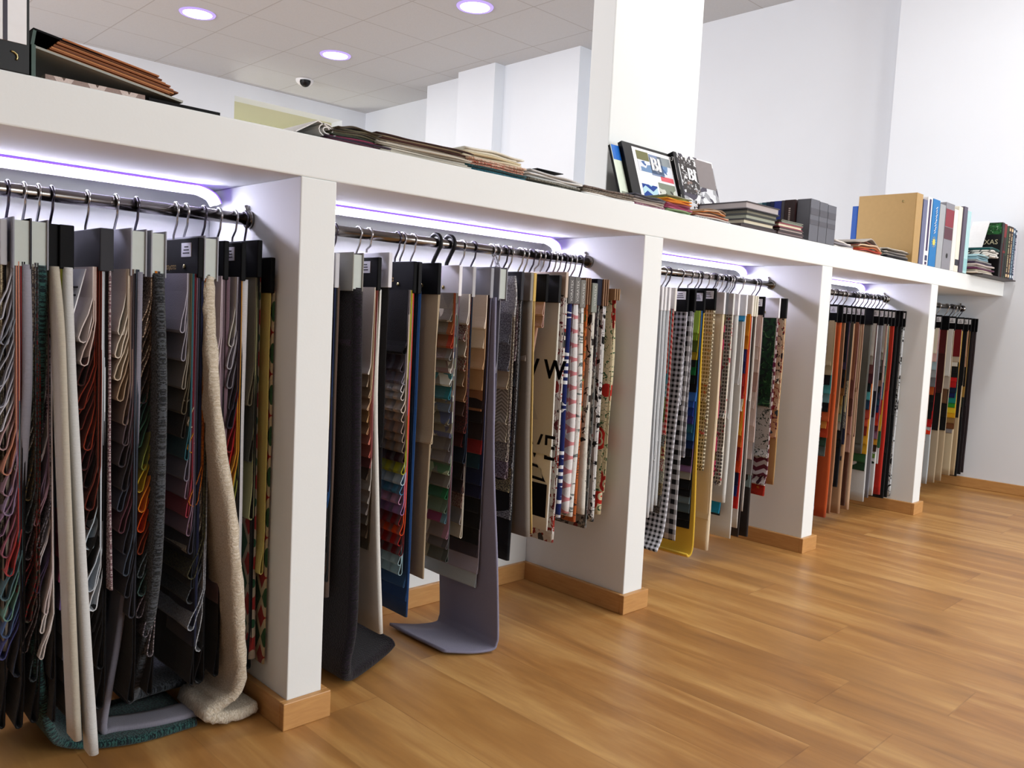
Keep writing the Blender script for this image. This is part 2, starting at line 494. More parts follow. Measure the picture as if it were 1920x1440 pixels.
ROD = (.345, 1.738)
BAYN = ['first', 'second', 'third', 'fourth', 'fifth']
def led(i, a, b):
    y = .55; tip = b if i < 4 else 7.16
    t = empty('led_strip', (a, y, ZS-.01), 'glowing violet-white LED strip under the top of the %s bay' % BAYN[i]+' from the left', 'light strip', 'LED strips')
    P = [(a+.005, y, ZS-.006), (tip-.14, y, ZS-.006), (tip-.10, y-.005, ZS-.008), (tip-.055, y-.015, ZS-.03), (tip-.035, y-.02, ZS-.062)]
    P = [Vector(p) for p in P]; P = P[:1]+smooth_path(P[1:], 4)
    def rib(y0, y1, mat, name, dz, th=.004):
        m = MB(); vs = []
        for i_, p in enumerate(P):
            tg = (P[min(i_+1, len(P)-1)]-P[max(i_-1, 0)]); tg.y = 0; tg.normalize(); nr = Vector((-tg.z, 0, tg.x))
            if nr.z > 0: pass
            for yy, zz in ((y0, dz), (y1, dz), (y1, dz-th), (y0, dz-th)): vs.append(p+Vector((0, yy, 0))+nr*zz)
        fs = [(i_*4+k, i_*4+(k+1) % 4, (i_+1)*4+(k+1) % 4, (i_+1)*4+k) for i_ in range(len(P)-1) for k in range(4)]
        n4 = (len(P)-1)*4
        m.add(vs, fs+[(0, 1, 2, 3), (n4+3, n4+2, n4+1, n4)]); return m.build(name, mat, t)
    rib(-.012, .012, LEDW, 'led_tape', -.002, .011)
    rib(-.024, .014, LED_HALO, 'halo_strip', .003, .005)  # violet glow added around the tape, imitating its halo
    rib(.0125, .0165, SHIELD, 'light_shield', .002, .032)  # plate added to keep LED light off the upper back wall
LEDW = emitmat('led_white', (.80, .77, 1.0, 1), LED_STRENGTH)
SHIELD = plainmat('light_shield_grey', 'b0b0b8', .5)
LED_HALO = emitmat('led_halo', (.25, .10, 1.0, 1), 1.6)
for i, (a, b) in enumerate(ends):
    led(i, a, b)
    t = empty('clothes_rail', ((a+b)/2, ROD[0], ROD[1]), 'chrome clothes rail across the %s bay from the left' % BAYN[i], 'rail', 'clothes rails')
    MB().tube([(a+.004, ROD[0], ROD[1]), (b-.004, ROD[0], ROD[1])], .021, 20).build('tube', CHROME, t)
    for x, s_ in ((a, 1), (b, -1)):
        k = MB(); k.tube([(x+s_*.001, ROD[0], ROD[1]), (x+s_*.016, ROD[0], ROD[1])], .031, 20)
        k.tube([(x+s_*.008, ROD[0]+.01, ROD[1]+.02), (x+s_*.008, ROD[0]+.02, ROD[1]+.05)], .007, 8)
        k.build('end_socket', CHROME, t)

# ceiling lights and camera dome
LAMP = emitmat('lamp_diffuser', (1, .985, .97, 1), 9)
LAMP_HALO = emitmat('lamp_halo', (.45, .32, 1.0, 1), 1.3)
def downlight(x, y, label, W_=DOWNLIGHT_W):
    t = empty('downlight', (x, y, ZC), label, 'ceiling light', 'round ceiling downlights')
    MB().disc((x, y, ZC-.012), .185, 36, flip=True).build('diffuser', LAMP, t)
    m = MB(); n = 36
    vs = []
    for rr, zz in ((.185, ZC-.012), (.2, ZC-.02), (.225, ZC-.012), (.232, ZC)):
        for k in range(n):
            a = 2*math.pi*k/n; vs.append((x+rr*math.cos(a), y+rr*math.sin(a), zz))
    m.add(vs, [(j*n+k, (j+1)*n+k, (j+1)*n+(k+1) % n, j*n+(k+1) % n) for j in range(3) for k in range(n)], smooth=True)
    m.build('bezel_halo', LAMP_HALO, t)  # ring glows violet, imitating the colour fringe around the lamp
    l = bpy.data.lights.new('lamp', 'AREA'); l.shape = 'DISK'; l.size = .36*S; l.energy = W_; l.color = (1, .97, .93)
    o = bpy.data.objects.new('lamp', l); COL.objects.link(o); o.parent = t; o.location = (0, 0, -.03*S)
downlight(4.62, 8.81, 'round ceiling downlight nearest the far left, above the lying green binder')
downlight(6.77, 8.85, 'small round ceiling downlight beside the dome camera')
downlight(6.79, 5.67, 'round ceiling downlight cut by the top edge beside the column')
for x in (4.62, 6.79):
    for y in (-.6, -3.75): downlight(x, y, 'round ceiling downlight over the shop floor in front of the bays', FRONT_LAMP_W)
t = empty('security_camera', (7.2, 10.5, ZC), 'small white dome security camera with black lens on the tiled ceiling', 'camera')
def dome(cx, cy, cz, R, mat, name, hh=1.0, z0=0):
    m = MB(); n = 20; vs = []; J = 7
    for j in range(J):
        a = math.pi/2*j/(J-1)
        for k in range(n):
            b = 2*math.pi*k/n; vs.append((cx+R*math.cos(a)*math.cos(b)+(0), cy+R*math.cos(a)*math.sin(b), cz-R*hh*math.sin(a)))
    m.add(vs, [(j*n+k, (j+1)*n+k, (j+1)*n+(k+1) % n, j*n+(k+1) % n) for j in range(J-1) for k in range(n)], smooth=True)
    return m.build(name, mat, t)
dome(7.2, 10.5, ZC, .15, WHITEC, 'housing', .7)
dome(7.17, 10.43, ZC-.03, .095, BLACKP, 'lens', 1.1)

# ------------------------------------------------------------ hanging fabric books
HB, HT = 1.515, 1.642
NH = [0]
def hook(t, X, ztop, mat, r=.0042, big=False):
    ry, rz = ROD; R = .021+r+.001
    if big: R += .006
    P = [(X, ry+.012, ztop-.012), (X, ry+.012, ztop+.015), (X, ry-.012, rz-.045)]
    for a in (-50, -20, 10, 40, 70, 100, 130, 160, 185):
        a = math.radians(a); P.append((X, ry-R*math.cos(a), rz+R*math.sin(a)*1.0))
    P = smooth_path(P, 2)
    o = MB().tube(P, r, 7).build('hook', mat, t)
    return o
def hang(X, yf, hk, hc, cols, z1, zN, label, T=.035, long=None, ext='', hz=None, tl=.02, lean=0, top=None,
         flare=.010, lr=.006, W=None, lw=None, group=None, big=False, txt=None, sw='swatch', wav=.0022, zs=None, rot=0):
    NH[0] += 1; sd = NH[0]; T *= .22 if X > 1.37 else .6; B1 = X < 1.3
    zb, zt = hz or (HB, HT)
    t = empty('fabric_sample_hanger', (X, .345, zb), label, 'fabric samples', group or 'hanging fabric sample books')
    back = .69-yf; w_ = W or (back-yf-.016); ys = yf+.008
    if hc not in MC:
        MC[hc] = plainmat('board_'+hc, '040406' if hc[0] == '0' else hc, .6, spec=.12 if hc[0] == '0' else .25)
    hm = MC[hc]
    if hk == 'box':
        d = .024
        m = MB(); m.box(X-d, X-d+.005, yf, back, zb-.008, zt+.008); m.box(X+d-.005, X+d, yf, back, zb-.008, zt+.008)
        m.box(X-d, X+d, back-.005, back, zb, zt)
        hd = m.build('header', hm, t, .0015)
        q = MB().box(X-d+.005, X+d-.005, yf+.006, yf+.012, zb, zt).build('spine_panel', MC.setdefault('spc', plainmat('spine_panel_grey', 'b6beb8', .5)), hd)
        q['label'] = 'pale inset panel on the narrow front end'
        MB().box(X-d+.005, X+d-.005, yf+.012, back-.005, zt-.006, zt).build('top_strip', hm, hd)
        fx = X-d
    elif hk == 'block':
        d = .02
        hd = MB().box(X-d, X+d, yf, back, zb, zt).build('header', hm, t, .003); fx = X-d
    elif hk == 'kraft':
        hd = MB().box(X-.004, X+.004, yf, back, zb, zt).build('header', hm, t, .001)
        for k in (-.016, .016):
            MB().box(X+k-.004, X+k+.004, yf, back, zb, zt).build('header', hm, t, .001)
        fx = X-.02
    elif hk == 'cloth':
        hd = sweep(smooth_path([(X-.01, yf, zt), (X, yf-.004, (zt+zb)/2), (X-.004, yf, zb)], 3), back-yf, .012, True, 4, .004, sd).build('header', fab('n %s %s' % (hc, 'd0d0d0')), t); fx = X-.012
    else:
        d = .009
        hd = MB().box(X-d, X+d, yf, back, zb, zt).build('header', hm, t, .003); fx = X-d
    hook(t, X, zt, BLACKP if big else (WIRE if (sd % 3) else DARKWIRE), .009 if big else .0042, big)
    # stickers, rivets, writing
    if 's' in ext:
        y0 = (yf+.05 if 'S' not in ext else yf+.12) if X < 3.2 else yf+(.012 if X < 5 else .004)
        st = MB().box(fx-.002, fx, y0, y0+(.075 if X < 5 else .05), zt-.06, zt-.015).build('sticker', STICK, hd)
        m = MB()
        for k in range(3): m.box(fx-.003, fx-.0021, y0+.012+.004*k, y0+(.062 if X < 5 else .042)-.006*k, zt-.05+.010*k, zt-.046+.010*k)
        m.build('printed_lines', INK, st)
    if 'r' in ext:
        MB().tube([(fx-.004, yf+.1, zb+.035), (fx, yf+.1, zb+.035)], .008, 12).build('rivet', BRASS, hd)
    if 'R' in ext:
        MB().tube([(fx-.004, yf+.2, zb+.035), (fx, yf+.2, zb+.035)], .008, 12).build('rivet', BRASS, hd)
    if txt:
        for (s_, sz, y, z, mt) in txt:
            if y == 'spine': text(s_, sz, (X, yf-.001, z), (0, 0, 1), (-1, 0, 0), mt, hd)
            else: text(s_, sz, (fx-.0004, y, z), (0, -1, 0), (0, 0, 1), mt, hd)
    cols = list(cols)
    if X < 1.2: cols.append('p 0a0a0d')  # near-black sheet added to stand for the shade deep in the first bay
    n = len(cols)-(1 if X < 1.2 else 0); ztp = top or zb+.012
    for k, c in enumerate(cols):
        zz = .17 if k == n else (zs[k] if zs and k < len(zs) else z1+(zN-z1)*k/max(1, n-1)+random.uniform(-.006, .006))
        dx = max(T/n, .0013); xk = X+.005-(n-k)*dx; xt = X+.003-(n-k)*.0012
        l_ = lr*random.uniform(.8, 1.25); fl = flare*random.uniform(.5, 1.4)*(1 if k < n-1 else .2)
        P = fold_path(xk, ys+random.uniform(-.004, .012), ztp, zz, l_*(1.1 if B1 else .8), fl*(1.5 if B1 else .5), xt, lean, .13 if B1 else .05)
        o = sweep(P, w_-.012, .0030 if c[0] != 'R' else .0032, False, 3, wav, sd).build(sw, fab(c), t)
    if long:
        lm, lp = long
        if isinstance(lp, (int, float)): lp = [(0, 0, zb+.01), (0, 0, (zb+lp)/2), (-.004, -lean, lp)]
        P = smooth_path([(X+.012+a, ys+b, c) for a, b, c in lp], 6)
        o = sweep(P, lw or w_, tl, True, 4, .002, sd, rough=(.004 if lm.startswith('n e') else 0)).build('long_panel', fab(lm), t)
        if lm.startswith('n e'): o['label'] = 'thick shaggy cream fleece panel'
    return t

def pl(s): return ['p '+c if ' ' not in c else c for c in s]
def abs_long(X, yf, P): return [(a-X-.012, b-yf-.008, c) for a, b, c in P]

# ---- first bay (left edge of the picture)
hang(.392, .22, 'card', '9a9aa0', ['n c8b48c 8a744a', 'n c8a878 e0c898', 'n 7a6a40 a89060', 'n 4a4838 8a8460', 'n a08c30 c8b040', 'n 504838 807860', 'n 3a3a38 686860', 'n 2a2a30 504850'], 1.40, .35,
     'cream and gold tweed swatches cut off by the left edge of the picture', T=.05, long=('p 70685c', .2), flare=.02)
hang(.432, .2, 'card', 'b8b8bc', ['n 8a7a60 c0b090', 'n 605848 a09880', 'n 504840 807868'], 1.2, .7, 'narrow hanger with taupe panel left of the first grey clip in the first bay', T=.015, long=('p 8a8074', .4), tl=.014, ext='')
hang(.473, .18, 'box', '8c8e96', pl(['b8b8c0', '9a9aa4', '7c8088', 'a4a4ac', 'b0b0bc', 'd0d0d8', 'b89898', 'c0846c', '9c7c88', '9884a0', '8c6c84', 'a06070', 'b04040', '54727a', '74a094', '506890', '484c80', '303440']), 1.36, .32,
     'leftmost grey-clip book with pale grey and lilac loops and a smooth grey panel', T=.034, flare=.022, lr=.0075,
     long=('p 94929c', abs_long(.473, .18, [(.485, .18, 1.52), (.485, .17, 1.19), (.475, .19, .9), (.46, .24, .5), (.43, .3, .1)])), tl=.026)
hang(.516, .18, 'box', '8c8e96', ['n 605850 28282c', 'n 40383c 807468', 'n 706450 3a3a34', 'n 2c3430 585c50', 'n 4c4440 848078', 'n 705c34 383838', 'n 303434 50585c', 'n 3c3038 706468', 'n 4c2424 803030', 'n 8c2c2c 4a4a40', 'n 402c2c 605858', 'n 282c30 404c50'], 1.30, .3,
     'second grey-clip book with dark tweed swatches and teal boucle trailing over the floor', T=.03, flare=.018,
     long=('n 16282c 35605c 0c1018', abs_long(.516, .18, [(.525, .18, 1.52), (.522, .19, 1.18), (.505, .24, .62), (.52, .2, .35), (.56, .22, .12), (.63, .25, .03), (.8, .185, .016), (1.0, .18, .014)])), tl=.03)
hang(.554, .2, 'block', '0b0b0d', ['p e8e8ec', 'n c8c8c0 404440', 'p f0f0f0', 'n 405048 a0a89c', 'p e0dce8', 'n b09cb4 403848', 'p e8e4ec', 'p 9c88a8', 'p c0a0b4', 'n 383840 9894a0', 'p f0ecf0', 'p 483c58', 'p e4d8d8', 'p f4eeea', 'p dcd4d0', 'p 101014'], 1.30, .3,  # last, near-black swatch stands for shade behind this book
     'black-topped book with white and lilac loops and a beige panel beside the second grey clip', T=.034, flare=.016, lr=.005, lean=.05,
     long=('p b8b0a0', abs_long(.554, .2, [(.556, .17, 1.52), (.556, .1, 1.3), (.556, .03, .8), (.558, -.06, .2)])), tl=.022, lw=.07)
hang(.59, .19, 'block', '0b0b0d', pl(['b8b0a0', 'c8c0a8', 'c8b840', '98a044', '5c9080', '88a838', '68a0a8', '406888', 'b85870', 'c0405c', '803858', '605080', '404858', '30303c', '0c0c10', '0c0c10']), 1.34, .2,  # final near-black layers put in as the dark gap behind
     'second black-topped book with thin yellow, green and pink layers and a long white panel', T=.028, flare=.006, lr=.003, lean=.05,
     long=('p c8c8c6', abs_long(.586, .19, [(.59, .18, 1.52), (.588, .155, 1.37), (.586, .03, .75), (.588, -.09, .16)])), tl=.026, lw=.06)
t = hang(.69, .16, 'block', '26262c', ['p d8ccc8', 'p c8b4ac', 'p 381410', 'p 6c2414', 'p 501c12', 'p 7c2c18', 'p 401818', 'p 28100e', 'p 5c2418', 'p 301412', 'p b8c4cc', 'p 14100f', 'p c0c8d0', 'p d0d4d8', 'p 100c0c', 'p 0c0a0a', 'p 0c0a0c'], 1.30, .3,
     'wide black header with a white paper tag, rust and dark red swatches below', T=.06, flare=.022, lr=.009, W=.36,
     long=('n c8b8b8 705058', abs_long(.69, .16, [(.70, .16, 1.52), (.70, .155, 1.0), (.702, .13, .55)])), tl=.008)
tg = MB(); M_ = Matrix.Translation(Vector((.645, .20, 1.52))) @ Matrix.Rotation(math.radians(14), 4, 'Y')
tg.box(-.0015, .0015, -.0, .12, -.17, 0, M=M_); tg = tg.build('paper_tag', WHITEC, t)
m = MB()
for k in range(4): m.box(-.0035, -.002, .02, .10-.01*k, -.06-.025*k, -.055-.025*k, M=M_)
m.build('printed_lines', INK, tg)
hang(.775, .14, 'box', '9c9ea6', pl(['d8d0c4', 'd4c8b8', 'c4b4a0', 'a48c74', '786458', '504448', '383034', '2c282c', '383c48', '502c34', '2c2c34', '3c4450', '26262c', '303038']), 1.33, .45,
     'light grey clip book with cream and beige swatches, smooth grey panel folded on the floor', T=.05, flare=.014, W=.38, txt=[('EES', .04, .42, 1.545, plainmat('dark_grey_ink', '555560', .6))],
     long=('p 84828e', abs_long(.775, .14, [(.78, .14, 1.52), (.775, .15, 1.0), (.765, .2, .5), (.735, .23, .2), (.725, .25, .05), (.76, .25, .036), (.88, .21, .034), (1.02, .195, .034)])), tl=.022, lw=.1)
hang(.838, .15, 'box', '9c9ea6', ['n c0a890 604c40', 'n 806450 403430', 'n 5c4038 a08c74', 'n 503c30 302828', 'p 203830', 'p 2c4c38', 'p 78803c', 'p c0a02c', 'p d07820', 'p c84814', 'p 702c14', 'n 303838 586064', 'n 2c4440 405854', 'n 383034 685c60', 'n 847c84 3c3840', 'n 988c90 403c40'], 1.32, .3,
     'grey clip book with tweed and orange loops and a charcoal boucle panel', T=.035, flare=.020, lr=.008,
     long=('n 202226 50545a 30342e', abs_long(.838, .15, [(.84, .14, 1.52), (.842, .108, 1.1), (.838, .12, .6), (.825, .2, .25), (.835, .3, .1), (.87, .37, .075), (1.0, .39, .07), (1.165, .383, .065)])), tl=.034, lw=.27)
hang(.965, .14, 'card', '0a0a0e', pl(['a09ca8', '8c8890', '80786c', '504838', '302c28', '2c5860', '787480', '8c7484', '983848', '806878', '343440', '20242c']), 1.34, .62,
     'black header with small white sticker over grey, teal and pink plain swatches', T=.07, flare=.006, W=.40, ext='sr',
     txt=[('υφάσματα', .026, .37, 1.55, GOLD)], long=('p 1c2038', .3), tl=.014, zs=[1.34, 1.25, 1.16, 1.08, 1.0, .93, .86, .80, .74, .68, .62, .5])
hang(1.0, .14, 'box', '9c9ea6', ['n d8dcd8 b0b4b0', 'n d0c8bc a89c8c', 'n c8b8a0 a89880', 'n b87818 d09020', 'n a05c14 804810', 'n 9c5018 c06c20', 'n a89484 706458', 'n 8c8478 b0a898', 'n 504c30 2c2c24', 'n 505458 383c40', 'n b0b4bc 8c9098', 'n c4c8cc a0a4a8'], 1.20, .28,
     'grey clip book with fluffy white and mustard swatches and shaggy cream fleece on the floor', T=.05, flare=.018, lr=.011,
     long=('n e4d8c4 cfc0a8 f0e6d6', abs_long(1.0, .14, [(1.0, .14, 1.52), (1.0, .13, 1.38), (1.01, .08, 1.05), (1.05, .04, .7), (1.10, .07, .35), (1.115, .1, .14), (1.06, .13, .075), (1.02, .13, .05), (1.08, .12, .03), (1.19, .117, .03)])), tl=.042, lw=.22)
hang(1.06, .16, 'card', '0a0a0c', pl(['c0b0b8', '9c8890', '887480', '685860', '504448']), 1.2, .6, 'black header with mauve panel right of the fleece book', T=.025, ext='s', long=('p 6c5660', .42), tl=.018)
hang(1.115, .15, 'card', '0a0a0c', pl(['b8b4ac', 'a09ca4', '706c74', '403c44', '2c2430', '801c20', 'b02018', 'b88028', '7c8038', '302820', '282428']), 1.3, .6,
     'black header with grey, red and ochre swatches and a clean white panel', T=.035, ext='sr', W=.38, long=('p d4d2d4', [(0, 0, 1.52), (0, .01, .9), (-.0, .0, .13)]), tl=.028)
hang(1.172, .15, 'card', '0a0a0c', ['p 68604c', 'p 3c3c34', 'p a0a074'], 1.1, .7, 'harlequin diamond fabric in green, yellow and red at the right end of the first bay', T=.012,
     long=('h 9c8c78 1f4a30 8c2420', [(0, .02, 1.54), (0, .02, .9), (0, .0, .2)]), tl=.03, hz=(1.53, 1.655))
hang(1.21, .13, 'card', '0a0a0c', ['p d0c070'], .5, .5, 'low black header against the divider of the first bay', T=.01, long=('h b8a888 2c5030 902020', .18), tl=.01, hz=(1.48, 1.6))

# ---- second bay
hang(1.44, .2, 'card', '5c5650', pl(['c8b8a8', 'a89080', '605048']), 1.2, .8, 'hanger half hidden by the divider at the left end of the second bay', long=('p 4c3c34', .3))
hang(1.505, .2, 'card', 'c4c4c8', pl(['e4d4c8', 'd4bca8', 'b8a090', 'a89ca4', '302420', '4c3020', 'a86818', 'c0a02c', 'dc9020', '8c2c14', '2c2028', '1c2440', '244c7c', '34404c', '505050', '282c2c', '2c4c50', '202020']), 1.40, .4,
     'white and grey header with cream, mustard, red and blue swatches beside the divider', T=.05, long=('p 5c4a40', .34), txt=None)
t = hang(1.575, .17, 'box', '8c8a82', ['n 181418 381838', 'n 282420 403838'], 1.3, .9,
     'grey clip book with a black and purple shaggy panel heaped on the floor', T=.02,
     long=('n 060406 180a1c 080608', abs_long(1.575, .17, [(1.585, .17, 1.52), (1.585, .15, 1.0), (1.58, .12, .3), (1.555, .12, .1), (1.575, .13, .035), (1.7, .18, .03), (1.83, .24, .035), (1.88, .26, .05)])), tl=.045)
hang(1.685, .19, 'card', '0a0a0c', pl(['ded6ca', 'b8a48c', 'ac9478', 'c0a080', 'c49c6c', 'b88c68', 'd08070', 'b86458', '804848', '5c4c40', 'ccc8c0', 'b4aca4', 'a8a09c', '8c8478', '746450', '605848']), 1.19, .50,
     'black header with white name sticker over cream, peach and grey velvet swatches', T=.06, flare=.012, lr=.007, ext='s', wav=.004, zs=[1.19],
     long=('p dddcd6', [(0, 0, 1.52), (.0, -.01, 1.0), (0.01, -.08, .18)]), tl=.02, txt=None)
hang(1.735, .19, 'card', 'dcdce0', pl(['1a181a', '141214']), .9, .42, 'white header band above the black velvet piece', T=.02, hz=(1.53, 1.665))
hang(1.875, .215, 'card', '0a0a0c', ['p 0c0b0d']+['R '+c for c in ['4c4450', '8a8494', 'e0dcdc', 'dcd4cc', 'd8c8b8', 'c0a898', 'b09488', 'a89080', '8c7868', '3c2028', 'a8a828', 'b8ccd8', '4c84a8', 'c490b0', '9c70a4', '801c20', 'd84818', 'a01c18', '601418', '90a8ac', '88a4ac']], 1.25, .36,
     'black header with gold print and plump ribbed swatches from white to orange', T=.11, flare=.012, lr=.009, ext='rR', W=.34,
     txt=[('υφάσματα', .03, .42, 1.57, GOLD)], zs=[1.27, 1.20, 1.15])
hang(1.90, .215, 'card', '101014', pl(['28486c', '1c3c68']), .3, .24, 'plain navy card sheet hanging below the ribbed swatches', T=.015, long=('p 1c3f70', .17), tl=.012, W=.33)
hang(1.955, .16, 'card', '0a0a0c', ['p c0b094'], .9, .9, 'black header with a long tan linen panel with rounded hem', T=.012, ext='r', long=('p ab9a80', [(0, .0, 1.52), (0, .015, 1.2), (0, .025, .7), (.0, .03, .33)]), tl=.010)
tri = ['t 8a8478 e0dcd0 7c766c', 'q 7c7468 b8a888 a06038', 'q 8c5c40 c8c8c0 b03c20', 'q 80706c a89c98 808080', 't 908c84 e4e4dc 887070', 't 8c867c dce4e4 4c90a0', 'q 407888 b0c0bc 287888',
       't 7c7870 e0e0dc 607088', 't 787468 e4e0dc 505c80', 't 847c70 e0dcd4 585c78', 'q 706c6c d8d4cc 605c5c', 'q 807c80 d0ccc8 6c6870', 't 686c64 98a88c 486c50', 'q 686460 d0d0c4 787470',
       'q 2c5c44 ccd4c0 146038', 'q 687c6c c0ccb8 586c5c', 'q 883c68 dcd8d8 587c8c', 'q 786c6c c8c0b8 906878', 'q 605c60 a89c98 484448', 'q 585c58 a8a494 404440']
hang(2.075, .17, 'card', 'ececf0', tri, 1.405, .385, 'white header with metal rivet over grey triangle-patterned swatches', T=.09, flare=.008, lr=.009, ext='r', big=True)
hang(2.15, .17, 'card', 'b4b4b8', ['p e8e0d4', 'n 8c3430 d8ccbc', 'p dccfba', 'n 882c28 c8b8a0', 'p b09478', 'p a07858', 'p 584038', 'n 6c2820 301818', 'p 501c18', 'p 182434', 'p 201818', 'p 302024', 'n 602c28 a08878', 'p 888484', 'p c8c0b0'], 1.40, .48,
     'pale grey header with cream and dark red corded swatches', T=.045, big=True)
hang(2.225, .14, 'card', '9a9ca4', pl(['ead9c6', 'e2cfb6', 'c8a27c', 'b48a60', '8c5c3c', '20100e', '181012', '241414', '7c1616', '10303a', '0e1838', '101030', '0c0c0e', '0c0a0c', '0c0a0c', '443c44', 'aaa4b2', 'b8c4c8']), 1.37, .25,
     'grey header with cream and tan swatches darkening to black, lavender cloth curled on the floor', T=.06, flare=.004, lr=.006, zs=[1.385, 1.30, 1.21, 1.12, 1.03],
     long=('p 8c8aa0', abs_long(2.225, .14, [(2.243, .13, 1.52), (2.245, .10, .9), (2.25, .04, .3), (2.25, .02, .09), (2.246, .02, .04), (2.225, .025, .014), (2.14, .06, .011), (2.04, .13, .018)])), tl=.012)
hang(2.29, .14, 'box', '8e9098', ['p 84848c', 'p 706c78'], 1.2, .9, 'grey clip hanger behind the cream and tan book', T=.02)
t = hang(2.40, .17, 'cloth', '8c8c92', ['n 9c9ca2 606068', 'n 9c9ca2 606068', 'p c8b494', 'b d0c4ac 8c8270', 'b c8bca4 908470', 'n c0b4a0 605850', 'n 402830 a09098'], 1.2, .72,
     'knitted grey cloth header tied with string and carrying a white price tag', T=.05, flare=.008, zs=[1.32, 1.20, 1.12], hz=(1.44, 1.62))
MB().box(2.335, 2.337, .24, .34, 1.28, 1.38).build('price_tag', WHITEC, t)
text('64,95', .03, (2.3345, .29, 1.335), (0, -1, 0), (0, 0, 1), INK, t)
k = MB(); k.tube([(2.40, .32, 1.72), (2.385, .24, 1.6), (2.37, .2, 1.56)], .004, 6); k.tube([(2.40, .34, 1.72), (2.40, .28, 1.62), (2.39, .17, 1.58)], .004, 6); k.build('string', fab('n 8c8c90 d8d8dc'), t)
hang(2.435, .17, 'card', '2a2a30', ['n 502030 c8c0c0', 'n 1c2430 302c30', 'p 0e0e12', 'n 24305c 101014', 'n 0c0c10 8c8c90', 'n c0b080 303028', 'n a8a8a8 404040', 'p 0c0c0e'], 1.25, .40,
     'dark narrow book with navy, black and speckled layers in the middle of the second bay', T=.035, long=('p 0c0c10', .33), lr=.004)
hang(2.485, .16, 'card', '8c8880', pl(['b8aca0']), 1.25, 1.25, 'taupe wool panel with a thin yellow edge', T=.012, long=('p 827a70', [(0, 0, 1.52), (0, -.02, 1.0), (-.004, -.06, .45)]), tl=.03)
hang(2.515, .17, 'card', 'c8a858', pl(['d0b068']), .9, .9, 'thin yellow-edged backing sheet beside the taupe wool', T=.006, long=('p cdb070', [(0, 0, 1.52), (0, -.02, 1.0), (-.004, -.06, .46)]), tl=.008)
hang(2.585, .16, 'card', '0a0a0c', pl(['c8a694', 'b8968a']), 1.45, 1.40, 'wide black riveted header over a salmon beige strip', T=.03, ext='r', W=.38, long=('p b08c7a', [(0, .03, 1.52), (-.03, .07, 1.1), (-.05, .11, .5)]), tl=.016)

t = hang(2.66, .15, 'card', '141416', ['p cfcdc0'], .8, .8, 'off-white cloth printed with black cars, a van and the word LOVE', T=.01, W=.40, long=('p e8e6dc', .44), tl=.010)
PX = 2.66+.012-.0105
def flat_yz(polys, mat, parent, name, x=PX):
    m = MB()
    for P in polys: m.add([(x, y, z) for y, z in P], [tuple(range(len(P)))])
    return m.build(name, mat, parent)
INKB = plainmat('print_black', '101012', .9, spec=.1)
INKG = plainmat('print_grey', 'b8b8b0', .9, spec=.1)
text('W W W', .13, (PX, .33, 1.20), (0, -1, 0), (0, 0, 1), INKB, t, 'printed_letters', .004)
text('LOVE', .17, (PX, .33, .83), (0, -1, 0), (0, 0, 1), INKB, t, 'printed_letters')
arc = [(.16+.30*(1-math.cos(math.pi/2*k/10))*1.0, .92+.17*math.sin(math.pi/2*k/10)) for k in range(11)]
flat_yz([[(.17, .93), (.52, .93), (.52, 1.06), (.46, 1.10), (.36, 1.105), (.26, 1.06)][::-1]], INKB, t, 'printed_car')
flat_yz([[(.25, .96), (.36, .96), (.36, 1.07), (.30, 1.06)][::-1], [(.38, .96), (.49, .96), (.45, 1.06), (.38, 1.075)][::-1]], INKG, t, 'printed_car_windows', PX-.0015)
flat_yz([[(.17, .50), (.54, .50), (.54, .66), (.17, .66)][::-1], [(.18, .67), (.54, .69), (.54, .77), (.24, .745)][::-1]], INKB, t, 'printed_van')
flat_yz([[(.2+.09*i, .685), (.27+.09*i, .69), (.27+.09*i, .735+.005*i), (.215+.09*i, .73+.005*i)][::-1] for i in range(4)], INKG, t, 'printed_van_windows', PX-.0015)
flat_yz([[(.17, 1.14), (.54, 1.14), (.54, 1.146), (.17, 1.146)][::-1]], INKB, t, 'printed_line')

R3 = 'printed curtain samples in the second bay'
hang(2.695, .14, 'card', 'c8b8a8', ['P d8d0cc 702028 303034', 'P c8c0bc 883038 282830', 'P d0c8c8 504850 8c2c30', 'P d8d0d0 a07878 403840', 'P c4bcb8 602028 202024', 'P c8c4c0 282828 902828', 'P d0ccc8 8c2420 303030', 'P c8c4c0 601814 202020', 'P d8d4d0 9c2820 404040'], 1.3, .42,
     'bundle of red and grey printed sheets without a visible top', T=.05, lr=.003, flare=.005, long=('P d8d4cc 8c2418 383838', .38), hz=(1.54, 1.66), group=R3)
VT = plainmat('pale_print', 'c8c8c4', .6)
hang(2.728, .14, 'block', '5e5c5c', ['x 14245c d0d4e0'], .9, .9, 'dark grey block over navy and white houndstooth cloth', T=.02, long=('x 14205c e0e4ec', [(0, 0, 1.52), (-.012, -.01, 1.0), (-.02, -.02, .5)]), tl=.026, txt=[('VORATEX', .022, 'spine', 1.575, VT)], group=R3)
hang(2.77, .14, 'block', '6a6866', ['k e0e0e0 d08890 9c9ca0'], .9, .9, 'grey block over pink, grey and white geometric cloth', T=.02, long=('k e8e6e6 d48a90 a4a4a8', [(0, 0, 1.52), (0, -.02, 1.0), (-.02, -.03, .52)]), tl=.034, txt=[('VORATEX', .022, 'spine', 1.575, VT)], group=R3)
hang(2.812, .14, 'block', '7a7872', ['P e4e4e0 88908c b0b4b0'], .9, .9, 'lighter grey block over white cloth with fine map drawing', T=.02, long=('P e6e6e2 707c7c d8d8d4', [(0, 0, 1.5), (0, -.02, 1.0), (-.03, -.03, .5)]), tl=.028, hz=(1.50, 1.63), txt=[('VORATEX', .022, 'spine', 1.565, VT)], group=R3)
